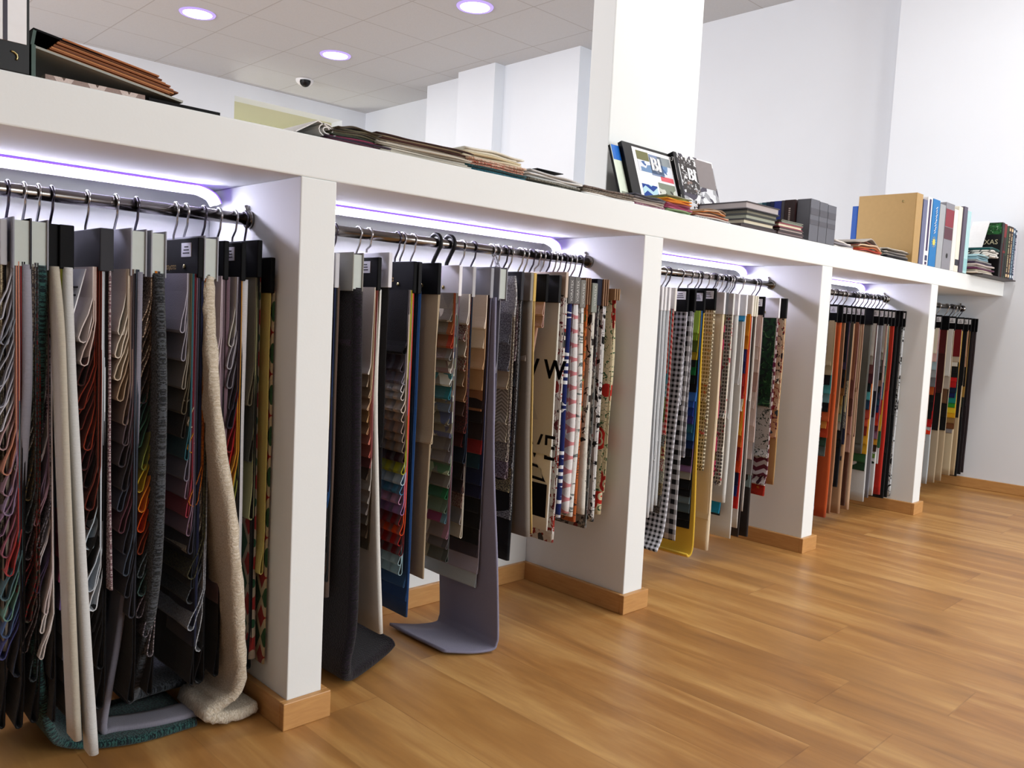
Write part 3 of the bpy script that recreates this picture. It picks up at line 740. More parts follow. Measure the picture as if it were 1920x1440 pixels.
hang(2.845, .14, 'kraft', '8c6c54', ['P b87030 5c3018 c8a468', 'P c0a040 6c5020 b05020', 'P a04818 c88840 405028', 'P c89050 783818 506030'], 1.0, .55, 'brown kraft strips over orange, rust and green printed cloth', T=.025, lr=.004, long=('P b8602c 54301c 788040', .46), tl=.02, group=R3)
hang(2.885, .13, 'block', '868c84', ['P dcd8d0 302c2c d8d4cc'], .9, .9, 'grey-green tag over ivory cloth with black dotted edge', T=.02, long=('P dedad0 d0ccc0 282424', [(0, 0, 1.5), (0, 0, 1.0), (-.02, -.02, .5)]), tl=.028, hz=(1.48, 1.62), txt=[('VORATEX', .022, 'spine', 1.56, VT)], group=R3)
hang(2.918, .13, 'block', '14182c', ['P 302830 8c8488 601c24', 'P 48383c a89c9c 202024', 'P 504848 807478 801c24', 'P b0a8a4 382c2c 701818', 'P 585c5c a8a49c 201c1c'], 1.2, .44, 'navy block over burgundy, black and grey photo-printed cloth', T=.03, lr=.004, long=('P 888480 282424 701c1c', .42), group=R3)
t = hang(2.955, .12, 'kraft', '8c6c54', ['P e0dcdc 201c20 601c24', 'P dcd8d8 141416 e0e0e0'], 1.0, .48, 'kraft strips over white cloth lettered in black', T=.02, lr=.003, long=('P e0e0de 141416 c8c8c8', .45), tl=.018, group=R3)
hang(3.005, .09, 'kraft', '9c7c5c', ['f dcd0a8 b02820 305c34'], .6, .6, 'cream cloth with red poppies and green leaves at the right end of the second bay', T=.015, long=('f e0d4b0 c42c20 2c5c38', [(0, .02, 1.58), (0, .0, 1.3), (0, .01, 1.0), (-.0, .03, .48)]), tl=.03, hz=(1.545, 1.60), group=R3)
hang(2.615, .2, 'card', 'd8d8dc', ['p c8c4c0'], 1.4, 1.4, 'white header hidden behind the wide black riveted one', T=.012, hz=(1.52, 1.63))
for x_ in (2.32, 2.355, 2.545): pass

# ---- third bay
hang(3.36, .2, 'card', '8c8a86', pl(['b4b8bc']), .7, .7, 'pale grey panel nearest the left divider of the third bay', long=('p b0b4bc', .24), T=.01, tl=.02)
hang(3.47, .19, 'card', '96928c', pl(['bcc0c4', 'a8acb0']), .9, .5, 'grey-edged header with pale blue-grey panel in the third bay', long=('p b4b8be', .3), T=.02, tl=.03)
for k, (x_, c_, lb) in enumerate([(3.515, 'c8ccd0', 'first of the thin white headers at the left of the third bay'), (3.545, 'c4c8cc', 'second of the thin white headers at the left of the third bay'), (3.58, 'bfc4c8', 'third thin white header next to the red gingham book')]):
    hang(x_, .19, 'card', 'e8e8ea', pl([c_]), .6+.1*k, .6, lb, long=('p '+c_, .38+.03*k), T=.012, tl=.02)
hang(3.635, .19, 'card', 'e4e2dc', ['g c8442c e8b0a0', 'g cc4830 e8b0a0', 'p 488490', 'g 5a8890 c8d0d0', 'n 708c40 c8c8a0', 'n 88a048 405028', 'g b02828 e0c0b8', 'n 282c30 a8a8a0', 'P c8b888 883028 404040', 'n a02c24 d8d0c0', 'n 706c5c c8c4b0', 'n b09868 504838', 'n 908c84 383838', 'n 807c78 303030'], 1.25, .36,
     'white header with red gingham, teal and green checked swatches', T=.06, lr=.004, flare=.006, sw='swatch')
hang(3.725, .17, 'card', '0b0b10', ['g 0e0e12 dcdce4'], 1.0, 1.0, 'black header with white label over long black and white gingham, bunched at the hem', T=.02, ext='srS',
     long=('g 0c0c10 d8d8e0', [(0, 0, 1.52), (-.02, 0, 1.1), (-.06, 0, .6), (-.12, -.02, .3), (-.2, -.04, .2)]), tl=.014, txt=None)
hang(3.765, .15, 'card', '0b0b10', ['G 0e0e12 c0c0c8'], .7, .7, 'broad black and white check cloth behind the small gingham', T=.01, long=('G 0c0c10 c8c8cc', [(-.02, 0, 1.52), (-.05, 0, .7), (-.09, -.03, .24)]), tl=.010)
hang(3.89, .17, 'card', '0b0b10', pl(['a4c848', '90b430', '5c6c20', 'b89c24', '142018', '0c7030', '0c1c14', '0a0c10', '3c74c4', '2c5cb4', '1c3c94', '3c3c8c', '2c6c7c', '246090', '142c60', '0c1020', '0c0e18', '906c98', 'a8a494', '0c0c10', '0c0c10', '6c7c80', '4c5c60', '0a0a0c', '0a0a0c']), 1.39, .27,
     'black header over lime, green and blue cotton swatches with a yellow panel looped below', T=.10, flare=.005, lr=.005, ext='srS',
     long=('p dcb53c', [(0, 0, 1.52), (0, -.01, 1.0), (.0, -.03, .3), (-.008, -.035, .15), (-.03, -.03, .115), (-.055, -.03, .13)]), tl=.014, zs=[1.40, 1.36])
hang(3.985, .16, 'card', '0b0b10', ['w e0d4b8 8c7850 c8a070', 'w d8ccb0 907858 c87060', 'w dcd4c0 786850 a0a070', 'w e0d8c8 807060 c05860', 'w d8d0b8 706048 a8a080', 'w d8ccac 605040 c8c0a0'], 1.1, .62, 'black header with cream open-grid tweed', T=.04, ext='s', long=('w e0d8c0 6c6048 c8b48c', .6), lr=.005, hz=(1.535, 1.66))
hang(4.085, .15, 'block', '4a4a4e', pl(['d0b08c', 'c8a478', '846c5c', '54603c', '607c44', '0c0c0c', '0a0a0a', 'dc2878', 'c01c34', '181410'])+['c d83c74 70602c 501828 181410', 'c 101012 141416 d0d0d0'], 1.35, .42,
     'charcoal block header over tan, green, pink and camouflage swatches', T=.05, zs=[1.36, 1.25, 1.13, 1.05, .98, .9, .84, .77, .70, .66, .56, .42], W=.34, ext='s')
hang(4.05, .14, 'card', 'e4e4e8', ['p dccdb4'], .3, .3, 'plain ivory sheet hanging below the camouflage swatches', T=.01, long=('p e0ceb0', .12), tl=.03, W=.2)
hang(4.165, .15, 'card', 'd8dad8', ['w e0dcd0 6c6860 c05050', 'w e4dccc 787060 b04850', 'w dcd8cc 605c60 4848a0'], .9, .5, 'white header with narrow black-and-cream grid tweed strip', T=.02, long=('w e0dcd0 585450 b85860', .5), tl=.02)
hang(4.24, .16, 'card', 'ececee', pl(['d8d8d8']), .9, .9, 'white header with a long white cotton panel', T=.02, long=('p d0d0cc', .38), tl=.03)
hang(4.26, .2, 'card', 'e8e8ea', pl(['1a90b8', '2098bc']), .31, .30, 'turquoise sheet hanging under the white cotton panel', T=.015, W=.3, long=('p 101418', .29), tl=.01)
hang(4.31, .15, 'card', 'e4e6ea', pl(['3090c0', 'd4d4d4']), 1.48, 1.1, 'white header with a small blue tab', T=.03, long=('p dcdcd8', .15), tl=.012)
hang(4.365, .14, 'card', 'e0dcd4', pl(['d08420', 'd07c1c', '28306c', '24285c', 'b8302c', 'a82424', 'e0d8cc', 'd07020', 'd8a030', 'c05c18', '8c1c14', 'c84014', '14183c', '1c2c70', 'c0201c']), 1.40, .33,
     'cream header with orange, navy and red swatches seen edge-on', T=.035, lr=.004)
for k, x_ in enumerate((4.405, 4.43, 4.455)):
    hang(x_, .16, 'card', 'dcd8c8', pl(['d8d4cc']), 1.0, 1.0, ['first', 'second', 'third'][k]+' thin cream header left of the pink-beige swatches', T=.008, long=('p '+['d8d4cc', '3c3432', 'cfcac4'][k], [.2, .14, .3][k]), tl=.008)
hang(4.555, .17, 'card', '0b0b0e', pl(['c8b0a4', 'd8c4b8', 'd0b8ac', 'b89488', 'd8c8c0', 'dcc8c0', 'd8c4bc', 'd8c8c4', '8c8888', '7c9090']), 1.30, .44,
     'black header with white label over pink-beige plain swatches', T=.06, flare=.003, lr=.004, ext='srS', W=.34, zs=[1.33, 1.25, 1.17, 1.05, .94, .83, .73, .62, .52, .44], long=('p 2c2624', .12))
hang(4.71, .15, 'card', 'ececf0', ['l 16401e 0c2012 4c7c40', 'f e0dcd8 8c2c6c 2c3c34', 'z d8ccd0 6c2438', 'P d8d0d0 6c2444 401828', 'P c83018 a02010 d87828'], 1.1, .37,
     'white riveted header over dark green leaf print and purple flower print', T=.035, ext='rR', zs=[.95, .62, .50, .44, .37], W=.36)
hang(4.765, .13, 'card', '101014', ['P e8dcc4 201c1c c83030', 'P e0c8a8 8c2028 302830', 'P d8b088 703040 3c5058'], 1.1, .75, 'black header at the right end of the third bay with cream and black print', T=.02, long=('p b08c5c', .44), tl=.012)

# ---- fourth bay
G4 = 'black-topped sample books in the fourth bay'
B4 = [(5.47, ['P 3c2c34 b8b0ac 202028', 'P 302430 a08c98 14141c', 'P 583048 c8bcb8 18141c', 'P 101018 68608c a0a0a8', 'P 101014 c0c0cc 30305c', 'P 0c0c10 8c8c98 242838'], 1.3, .5, 'P 14141c a8a8b4 2c2c4c', .1, 'dark navy and white floral cloth'),
      (5.60, ['c0ac88', 'b4a07c', '101014', '50a0a0', '6c9ca0', '101418', 'd06030', 'd88838', 'c0401c', '304838', '606c68'], 1.2, .55, None, 0, 'beige, teal and orange swatches'),
      (5.68, ['c07850'], 1.0, 1.0, 'b04c20', .09, 'long rust orange panel'),
      (5.745, ['8c6c50'], .9, .9, 'a07454', .11, 'slim light brown panel beside the rust one'),
      (5.83, ['101018', '181c24', '3c3450', '0e0e12', '101014', '7c5428', 'a07c3c', 'a09060', '8c9c84', 'a8a49c', '0c0c10', '0c0c10'], 1.3, .6, '0e0e12', .3, 'black, ochre and sage swatches'),
      (5.90, ['p 504c44', 'n c8bca0 403830', 'd0c49c', 'n 283050 c0b8a0', '1c2440', 'n 181820 404048'], 1.1, .5, 'a58262', .09, 'speckled cream edging and tan panel'),
      (5.985, ['8c5c44', '70443c', '5c3830', 'a07060', 'b08c80'], 1.1, .55, '4c2c1c', .14, 'reddish brown edges'),
      (6.06, ['9c7c60', 'b89c84', '6c3c30', 'b8a090'], 1.0, .5, 'b8987c', .10, 'pale tan panel reaching lowest'),
      (6.21, ['58584f'], .6, .6, '5a5a56', .52, 'wide charcoal grey sheet'),
      (6.27, ['d8d8d4', 'a8a49c', '6c4040', '48202c', '0c2024', '58b4bc', '183c5c', 'b84838', 'd05038', '8c2c20', 'e0a828', 'd0a020', '305c34', '1c3c24'], 1.28, .38, 'bcbfc0', .14, 'white, teal, red and yellow swatches over a pale grey panel'),
      (6.36, ['8c8c90', '20222c'], 1.0, .8, '77777e', .16, 'mid-grey panel'),
      (6.44, ['b0aca4', '908c80', '70706c', '504c4c', '20201c', '8c6c5c', '181818', '2c344c', '144058', '182c58', 'b82428', 'c83018', '5c1820', '885c74', 'c88c28', '3c2818', '688838', '142014'], 1.3, .42, 'c6c8c9', .17, 'grey, blue, red and green swatches over a white panel'),
      (6.51, ['d8d0bc', 'c8b89c', '486c84', 'b0201c', 'd8a030', '305c3c', 'd0d0d0'], 1.2, .42, None, 0, 'cream, blue and yellow narrow edges'),
      (6.58, ['b83420'], 1.0, 1.0, 'a42418', .16, 'long bright red panel'),
      (6.66, ['0c0c0e', '101014'], 1.0, .5, '0a0a0c', .12, 'first plain black panel'),
      (6.73, ['0e0e12'], .8, .8, '0b0b0d', .12, 'second plain black panel'),
      (6.79, ['P d0d4d4 101014 303034', 'P c8ccd0 101012 0c0c10', 'P e0e0e0 202024 141418'], .9, .25, 'P c8ccd0 0c0c0e 101010', .12, 'black and white streaked cloth by the divider')]
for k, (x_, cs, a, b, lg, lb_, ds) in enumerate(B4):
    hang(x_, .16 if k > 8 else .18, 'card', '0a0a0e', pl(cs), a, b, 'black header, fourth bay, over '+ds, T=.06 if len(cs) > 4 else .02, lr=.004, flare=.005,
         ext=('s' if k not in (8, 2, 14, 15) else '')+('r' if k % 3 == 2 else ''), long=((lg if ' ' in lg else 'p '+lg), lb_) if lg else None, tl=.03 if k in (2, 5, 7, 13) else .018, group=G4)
B5 = [(7.38, ['8c7c70', '302820'], 1.2, .8, 'a09484', .3, 'grey-brown cloth half hidden by the divider'),
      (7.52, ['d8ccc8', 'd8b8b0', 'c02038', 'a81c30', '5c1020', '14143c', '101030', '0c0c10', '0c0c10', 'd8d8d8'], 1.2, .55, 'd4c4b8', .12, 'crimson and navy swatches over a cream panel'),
      (7.66, ['e0dcc8', 'd8b0ac', '9cb8c4', '98a0a4', '707478', 'b05020', '101010', '0e0e0e', '0c0c0c', 'b01818', 'e03410', '101010'], 1.3, .5, 'b0b8bc', .13, 'pink, pale blue and orange-red swatches'),
      (7.85, ['501414', '3c1410', '100c0c'], 1.3, .6, 'a89880', .12, 'dark brown swatches beside the white cloth'),
      (8.02, ['dcdcd8', 'b8aca0', '6c4c34', '14100c', '0c0c0c'], 1.1, .6, 'a8967a', .12, 'broad white cloth above a beige panel'),
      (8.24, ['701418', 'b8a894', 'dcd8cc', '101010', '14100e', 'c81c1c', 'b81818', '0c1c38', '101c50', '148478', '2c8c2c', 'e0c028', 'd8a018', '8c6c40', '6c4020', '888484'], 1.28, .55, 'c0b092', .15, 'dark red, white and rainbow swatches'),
      (8.37, ['0c0c0e', '141416'], 1.0, .7, 'b09a78', .14, 'khaki panel'),
      (8.45, ['c49878', 'b88c6c', '101010', '0c0c0c', 'a07c38', '2c3c2c', '101010'], 1.28, .7, '0e0e10', .12, 'peach and ochre swatches'),
      (8.55, ['181214'], .8, .8, '1c1416', .13, 'black panel'),
      (8.63, ['2c2020'], .8, .8, '2c2224', .14, 'dark brown panel against the end wall')]
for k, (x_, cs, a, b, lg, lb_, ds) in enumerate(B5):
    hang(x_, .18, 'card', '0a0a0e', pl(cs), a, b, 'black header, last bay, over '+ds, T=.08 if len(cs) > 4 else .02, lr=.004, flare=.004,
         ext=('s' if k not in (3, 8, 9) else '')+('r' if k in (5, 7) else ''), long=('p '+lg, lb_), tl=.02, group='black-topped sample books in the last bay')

# ------------------------------------------------------------ things on top of the unit
TZ = 2.0
PAGES = plainmat('page_edges', 'ddd8cc', .8)
def cm(h, r=.5): return plainmat('cover_'+h, h, r, spec=.35)
def book(x0, x1, y0, y1, h, col, label, z=TZ, cat='book', group=None, title=None, tcol='e8e0d0', name='book', page=None, bands=(), th=.006, tsz=None):
    """an upright book with its spine to the room"""
    t = empty(name, ((x0+x1)/2, (y0+y1)/2, z), label, cat, group)
    m = MB(); m.box(x0, x1, y0, y0+th, z, z+h); m.box(x0, x0+th, y0+th, y1, z, z+h); m.box(x1-th, x1, y0+th, y1, z, z+h)
    c = m.build('cover', cm(col), t, .0015)
    MB().box(x0+th, x1-th, y0+th+.002, y1-.008, z+.004, z+h-.010).build('pages', page or PAGES, t)
    for (z0, z1, bc) in bands:
        MB().box(x0+.004, x1-.004, y0-.0015, y0, z+z0, z+z1).build('spine_label', cm(bc), c)
    if title:
        text(title, tsz or min((x1-x0)*.62, .05), ((x0+x1)/2, y0-.0016, z+h*.5), (0, 0, 1), (-1, 0, 0), cm(tcol), c, 'title')
    return t
def lying(x0, x1, y0, y1, z, th, col, label, pages='d8d4c8', cat='book', group=None, ang=0, name='book', ct=.006):
    t = empty(name, ((x0+x1)/2, (y0+y1)/2, z), label, cat, group)
    M = Matrix.Translation(Vector(((x0+x1)/2, (y0+y1)/2, 0))) @ Matrix.Rotation(ang, 4, 'Z') @ Matrix.Translation(Vector((-(x0+x1)/2, -(y0+y1)/2, 0)))
    m = MB(); m.box(x0, x1, y0, y1, z, z+ct, M=M); m.box(x0, x1, y0, y1, z+th-ct, z+th, M=M); m.box(x0, x1, y1-.006, y1, z+ct, z+th-ct, M=M)
    m.build('cover', cm(col), t)
    MB().box(x0+.006, x1-.006, y0+.006, y1-.006, z+ct, z+th-ct, M=M).build('pages', cm(pages, .8), t)
    return t
def sheets(x0, x1, y0, y1, z, cols, label, th=.012, group=None, sag=0, hump=0, cat='fabric samples', taper=0, name='fabric_sample_pile', jit=.02, seed=0, wave=.003):
    """a lying pile of folded fabric swatches, folds to the room"""
    t = empty(name, ((x0+x1)/2, (y0+y1)/2, z), label, cat, group)
    rg = random.Random(seed+len(label)); NX = 14; n = len(cols)
    for k, c in enumerate(cols):
        a0 = x0+rg.uniform(0, jit)+taper*k/n; a1 = x1-rg.uniform(0, jit)-taper*k/n; b0 = y0+rg.uniform(0, .02); ph = rg.random()*6
        zb_ = z+k*th; h = th*.46; sec = []
        for j in range(7):
            a = math.pi*j/6; sec.append((b0+h-h*math.sin(a), h*math.cos(a)))
        sec += [(y1, -h), (y1, h)]
        vs = []; uvs = []; m_ = len(sec)
        for i in range(NX+1):
            x = a0+(a1-a0)*i/NX; u = i/NX
            hz_ = hump*math.sin(math.pi*u)*(k/n)+wave*math.sin(u*9+ph)*(k/max(1, n))+sag*(1-u)*(k/n)
            for (yy, zz) in sec:
                vs.append((x+.004*math.sin(zz*300+ph), yy+.006*math.sin(u*7+ph), zb_+h+.0006+zz+max(0, hz_))); uvs.append((x, yy+zz))
        fs = [(i*m_+j, i*m_+(j+1) % m_, (i+1)*m_+(j+1) % m_, (i+1)*m_+j) for i in range(NX) for j in range(m_)]
        e = NX*m_
        m = MB(); m.add(vs, fs+[tuple(range(m_))[::-1], tuple(e+j for j in range(m_))], uvs, smooth=True)
        m.build('folded_swatch', fab(c if ' ' in c else 'p '+c), t)
    return t

# lever arch file at the far left
t = book(.31, .445, 0, .48, .53, '030305', 'black lever arch file with white spine label at the far left of the shelf', cat='ring binder', name='lever_arch_file')
lb = MB().box(.325, .438, -.002, 0, 2.073, 2.46).build('spine_label', WHITEC, t)
MB().box(.385, .395, -.003, -.002, 2.073, 2.46).build('label_stripe', plainmat('label_purple', '241830', .5), lb)
vs = [(.405+.012*math.cos(a), -.002, 2.037+.012*math.sin(a)) for a in [math.pi*(-.2+.75*k/12) for k in range(13)]]
MB().tube(vs, .0028, 6).build('finger_ring', BRASS, t)
# green ring binder lying open
t = empty('ring_binder', (.65, .2, TZ), 'green ring binder lying open with brown kraft cards spilling to the right', 'ring binder')
G_ = plainmat('binder_green', '123c2c', .45); GR = plainmat('binder_board_grey', '9a9c94', .6)
MB().box(.452, .462, .01, .45, TZ, TZ+.082).build('spine_board', G_, t)
m = MB(); sl = math.atan2(.058, .38)
M_ = Matrix.Translation(Vector((.462, 0, TZ+.080))) @ Matrix.Rotation(sl, 4, 'Y')
m.box(0, .39, .01, .45, -.006, 0, M=M_); m.build('bottom_cover', GR, t)
M2 = Matrix.Translation(Vector((.455, 0, TZ+.10))) @ Matrix.Rotation(sl, 4, 'Y')
MB().box(0, .17, .02, .45, .022, .027, M=M2).build('top_cover', BLACKC, t)
m = MB(); m.box(.0, .008, .02, .45, -.02, .024, M=M2); m.build('spine_edge', G_, t)
KR = [plainmat('kraft_card_'+c, c, .8) for c in ('a8683c', '8c5028', 'b87c4c', '6c3c20')]
for k in range(9):
    MB().box(.03+.012*k*.3, .375-.012*abs(k-3), .015+random.uniform(0, .012), .42, .001+.0052*k, .0052+.0052*k, M=M_).build('kraft_card', KR[k % 4], t)
tag(own_origin(MB().box(.485, .74, .012, .4, TZ, TZ+.014).build('patterned_sample_book', fab('h d8c8c0 6c5c54 a08c84'))), 'thin lattice-patterned sample book lying under the open green binder', 'book')
tag(own_origin(MB().box(.75, .96, .01, .35, TZ, TZ+.010).build('flat_folder', BLACKC)), 'thin flat dark folder lying right of the kraft cards', 'folder')
# piles of fabric
t = empty('rolled_cloth', (1.31, .2, TZ), 'small white cloth rolled up left of the dark fabric pile', 'cloth')
P = []
for k in range(26):
    a = k*.5; r = .006+.0011*k; P.append((1.335+r*math.cos(a)*1.15, .02, TZ+.032+r*math.sin(a)*.8))
m = sweep(P+[(1.30, .02, TZ+.055), (1.26, .02, TZ+.03), (1.22, .02, TZ+.006)], .3, .004, False, 3, 0, 3)
m.build('spiral_cloth', fab('p e6e4e0'), t)
sheets(1.31, 1.60, 0, .4, TZ, ['503040', '3c3040', '8c3c58', '3c4438', '605c48', '50483c', '6c6650', '4c4438'], 'low humped pile of olive, plum and grey fabric folds above the first divider', .006, hump=.012, taper=.05)
sheets(1.52, 2.00, .0, .42, TZ, ['c8c4b8', 'b8b4a8', 'd8d4c8', 'a09a8c', 'ccc6b8', 'b4aa9c', '7c6a58', '4a2a24', '8c7860', '3c2420'], 'long pile of thin grey and brown fabric sheets with ragged edges', .006, jit=.05)
sheets(1.93, 2.27, -.005, .4, TZ, ['n 0c4c5c 2c7080', 'n 14545c 203c40'], 'teal woven swatches at the bottom of the cream and coral pile', .010, jit=.01)
sheets(1.94, 2.26, 0, .4, TZ+.020, ['n c86c54 e0b8a0', 'n b8503c e8c8b0', 'n d8a080 f0dcc8'], 'coral woven swatches in the middle of the cream and teal pile', .009, jit=.01)
sheets(1.90, 2.25, .0, .4, TZ+.047, ['e0d4b8', 'd4c4a0', 'e8e0cc', 'ece8dc'], 'cream folded fabrics on top of the coral and teal swatches', .009, hump=.008, jit=.04)
sheets(2.27, 2.64, 0, .4, TZ, ['n 383c38 84887c', 'n 605c50 a8a89c', 'd4d4d0', 'e4e4e2', 'd0d0d0'], 'white and grey fabric sheets sliding off beside the cream pile', .008, sag=.016, jit=.05)
tag(own_origin(MB().box(2.34, 2.50, .02, .3, TZ+.062, TZ+.065).build('dark_card', BLACKC)), 'dark thin card sticking out over the white and grey sheets', 'card')
sheets(2.62, 2.99, .0, .4, TZ, ['f0f0ee', 'n a89c8c 807060', 'n b8ac9c 706458', 'n 98887c 605450'], 'striped brown-grey fabric pile with a white bottom sheet', .009, jit=.01)
sheets(2.98, 3.235, .0, .4, TZ, ['n 8c4c68 c8a0b0', 'c0b0a8', 'b0a498', '706c70', '50505a'], 'mauve and dark grey sheets beside the orange-topped pile', .009, sag=.008, jit=.01)
sheets(3.245, 3.46, 0, .4, TZ, ['s a8c098 8cac7c', '8ca87c', 'b05c7c', 'a03c58', '98405c', 'a85c70', 'd87c28', 'e08c20', 'e89830', '8c9040', '888c70'], 'neat stack of green, rose and orange fabric samples in front of the catalogues', .0074, jit=.004, wave=0)
sheets(3.48, 3.86, .0, .4, TZ, ['n 20284c d0d0d0', 'd8d0c8', '8c4830', 'e0b090', '5c4434', 'c87838', 'e0c0a0', '907860'], 'fanned orange, cream and brown samples right of the rose and orange stack', .006, hump=.014, taper=.07, jit=.04)
# catalogues leaning on the column
def lean_box(name, x0, x1, yb, ht, th, ang, label, cover, cat='catalogue'):
    t = empty(name, ((x0+x1)/2, yb, TZ), label, cat)
    M = Matrix.Translation(Vector((0, yb, TZ+.004))) @ Matrix.Rotation(-ang, 4, 'X')
    MB().box(x0, x1, 0, .004, 0, ht, M=M).build('front_cover', cover, t)
    m = MB(); m.box(x0, x0+.004, .004, th, 0, ht, M=M); m.box(x0+.004, x1, th-.004, th, 0, ht, M=M); m.build('back_cover', BLACKC, t)
    MB().box(x0+.005, x1-.006, .0045, th-.0045, .004, ht-.004, M=M).build('pages', PAGES, t)
    return t, M
def on_cover(t, M, rects, name='cover_photo'):
    for (x0, x1, z0, z1, c) in rects:
        MB().box(x0, x1, -.0014, -.0002, z0, z1, M=M).build(name, c if not isinstance(c, str) else cm(c), t)
t, M = lean_box('catalogue', 3.48, 3.63, .44, .45, .02, .33, 'narrow catalogue with blue top band and grey-green foot, leaning leftmost on the column', cm('e0ead8'))
on_cover(t, M, [(3.48, 3.63, .36, .449, '1c6cc8'), (3.49, 3.62, .02, .17, '8c9484')])
BLK = cm('0a0a0e')
t, M = lean_box('catalogue', 3.55, 4.01, .41, .48, .03, .33, 'black-backed open catalogue with colourful sea photos and the letters BI', BLK)
on_cover(t, M, [(3.63, 4.0, .0, .462, 'f4f4f6')], 'cover_sheet')
M1 = M @ Matrix.Translation(Vector((0, -.0014, 0)))
on_cover(t, M1, [(3.78, 3.90, .31, .44, '7888a8'), (3.66, 3.775, .39, .445, '6c6c40'), (3.66, 3.98, .32, .385, fab('c 7898c0 e8ecf4 5070a8')), (3.86, 3.985, .385, .44, '8c9498'), (3.655, 3.80, .07, .24, fab('z 2c4c9c c0e4f0')), (3.82, 3.985, .16, .27, fab('c 8c9484 d8dcd0 504c48')), (3.82, 3.985, .09, .155, fab('s 80b8d0 d0e8f0')), (3.82, 3.985, .0, .085, '1c2444'), (3.83, 3.93, .065, .09, 'e88c60'), (3.86, 3.985, .285, .315, 'd85c68')])
def ctext(tx, size, x, z, M, mat, parent):
    p = M @ Vector((x, -.004, z)); ay = (M.to_3x3() @ Vector((0, 0, 1)))
    text(tx, size, p, (1, 0, 0), ay, mat, parent, 'title', .006)
ctext('BI', .12, 3.83, .375, M1, WHITEC, t)
t, M = lean_box('catalogue', 4.0, 4.42, .39, .49, .05, .30, 'catalogue with black spine, grey photo cover and the letters BI, rightmost on the column', fab('c e4e4e8 fcfcfc a8a8ac 585460'))
on_cover(t, M, [(4.0, 4.03, .0, .49, '0a0a0e'), (4.04, 4.22, .24, .47, fab('P 4c4848 e8e8ea 8c7870')), (4.22, 4.41, .30, .48, '847c7c'), (4.04, 4.20, .02, .20, fab('P e0e0e4 2c2828 907060')), (4.24, 4.41, .06, .14, fab('c e0e4f0 3c3c8c fcfcfc'))])
M1 = M @ Matrix.Translation(Vector((0, -.0014, 0)))
ctext('BI', .11, 4.15, .36, M1, WHITEC, t)
p = M @ Vector((3.999, .022, .45))
text('33', .035, p, (0, -1, 0), (0, 0, 1), WHITEC, t, 'issue_number')
# lying books
z = TZ
for k, (x0, x1, y0, th, col, pg) in enumerate([(3.93, 4.32, .0, .016, '3a2c30', '8c8480'), (3.97, 4.30, .005, .03, '2a2628', 'd8d0b8'), (4.0, 4.33, .01, .03, '30302c', 'a8ac9c'), (4.02, 4.36, .02, .026, '181a18', '807c6c'), (4.0, 4.37, .015, .042, '3c3438', 'b8b0b0')]):
    lying(x0, x1, y0, y0+.32, z, th, col, ['bottom', 'second lowest', 'middle', 'second highest', 'top'][k]+' book of the dark stack left of the grey binders', pg, group='dark books stacked on the shelf'); z += th+.0008
z = TZ
for k, (x0, x1, th, col, pg) in enumerate([(4.345, 4.66, .022, '3c3034', '8c7c7c'), (4.36, 4.65, .02, '4c4040', 'c8b8b0'), (4.345, 4.635, .026, '883848', 'e4dcc0'), (4.375, 4.64, .018, '707468', 'a8b09c')]):
    lying(x0, x1, .0, .19, z, th, col, ['bottom', 'second lowest', 'pink-edged', 'top green-edged'][k]+' book of the small stack touching the grey binders', pg, group='small book stack by the grey binders'); z += th+.0008
# row of upright books beside the grey binders, spines to the left
def side_book(y0, y1, x0, x1, h, col, label, group):
    t = empty('book', ((x0+x1)/2, (y0+y1)/2, TZ), label, 'book', group)
    m = MB(); m.box(x0, x0+.006, y0, y1, TZ, TZ+h); m.box(x0+.006, x1, y0, y0+.005, TZ, TZ+h); m.box(x0+.006, x1, y1-.005, y1, TZ, TZ+h)
    m.build('cover', cm(col), t)
    MB().box(x0+.008, x1-.006, y0+.0055, y1-.0055, TZ+.004, TZ+h-.008).build('pages', PAGES, t)
    return t
yy_ = .095
for k, (wd, col, ds) in enumerate([(.07, '2c1414', 'black and red'), (.022, '4c4850', 'charcoal'), (.05, '2c3a94', 'bright blue'), (.03, '1c2450', 'navy'), (.026, '10304c', 'petrol blue'), (.03, '2c5c70', 'teal'), (.03, '8cb4b8', 'pale aqua'), (.016, '8c5c34', 'brown'), (.016, 'b07c40', 'ochre'), (.016, 'a05c34', 'rust')]):
    t = side_book(yy_, yy_+wd-.002, 4.70, 4.93, .252-.001*k, col, ds+' book in the upright row left of the grey binders', 'upright books beside the grey binders')
    if k == 0:
        m = MB()
        for q in range(9): m.box(4.6985, 4.6995, yy_+.028, yy_+.040, TZ+.09+.013*q, TZ+.098+.013*q)
        m.build('title_marks', cm('c8b8b0'), t)
    yy_ += wd
for k, (x0, x1) in enumerate([(4.72, 4.835), (4.84, 4.95), (4.955, 5.07)]):
    t = book(x0, x1, 0, .09, .255-.004*k, '63656e', ['left', 'middle', 'right'][k]+' of the three small grey binders with dark worn spine print', cat='ring binder', group='three grey binders', name='grey_binder',
             bands=[(.16, .20, '54545c'), (.10, .13, '54545c')])
sheets(5.08, 5.40, .0, .4, TZ, ['d8d4d0', '8c8890', 'e8e0d8'], 'flat white and grey cloths right of the three grey binders', .012, sag=.02, jit=.05)
sheets(5.42, 5.86, .0, .42, TZ, ['p d0a890', 'p b83c28', 'p c87040', 'p e0c8a8', 'p 7c4c40', 'p a8a098'], 'wavy pile of rust, orange and grey cloths beside the kraft binder', .010, hump=.045, jit=.06, wave=.012)
sheets(5.66, 6.02, .02, .42, TZ, ['n 5c6050 8c9080', '50564c', 'a8a484', '6c6c6c'], 'drooping olive and grey cloths in front of the kraft binder', .010, hump=.03, jit=.06, wave=.01)
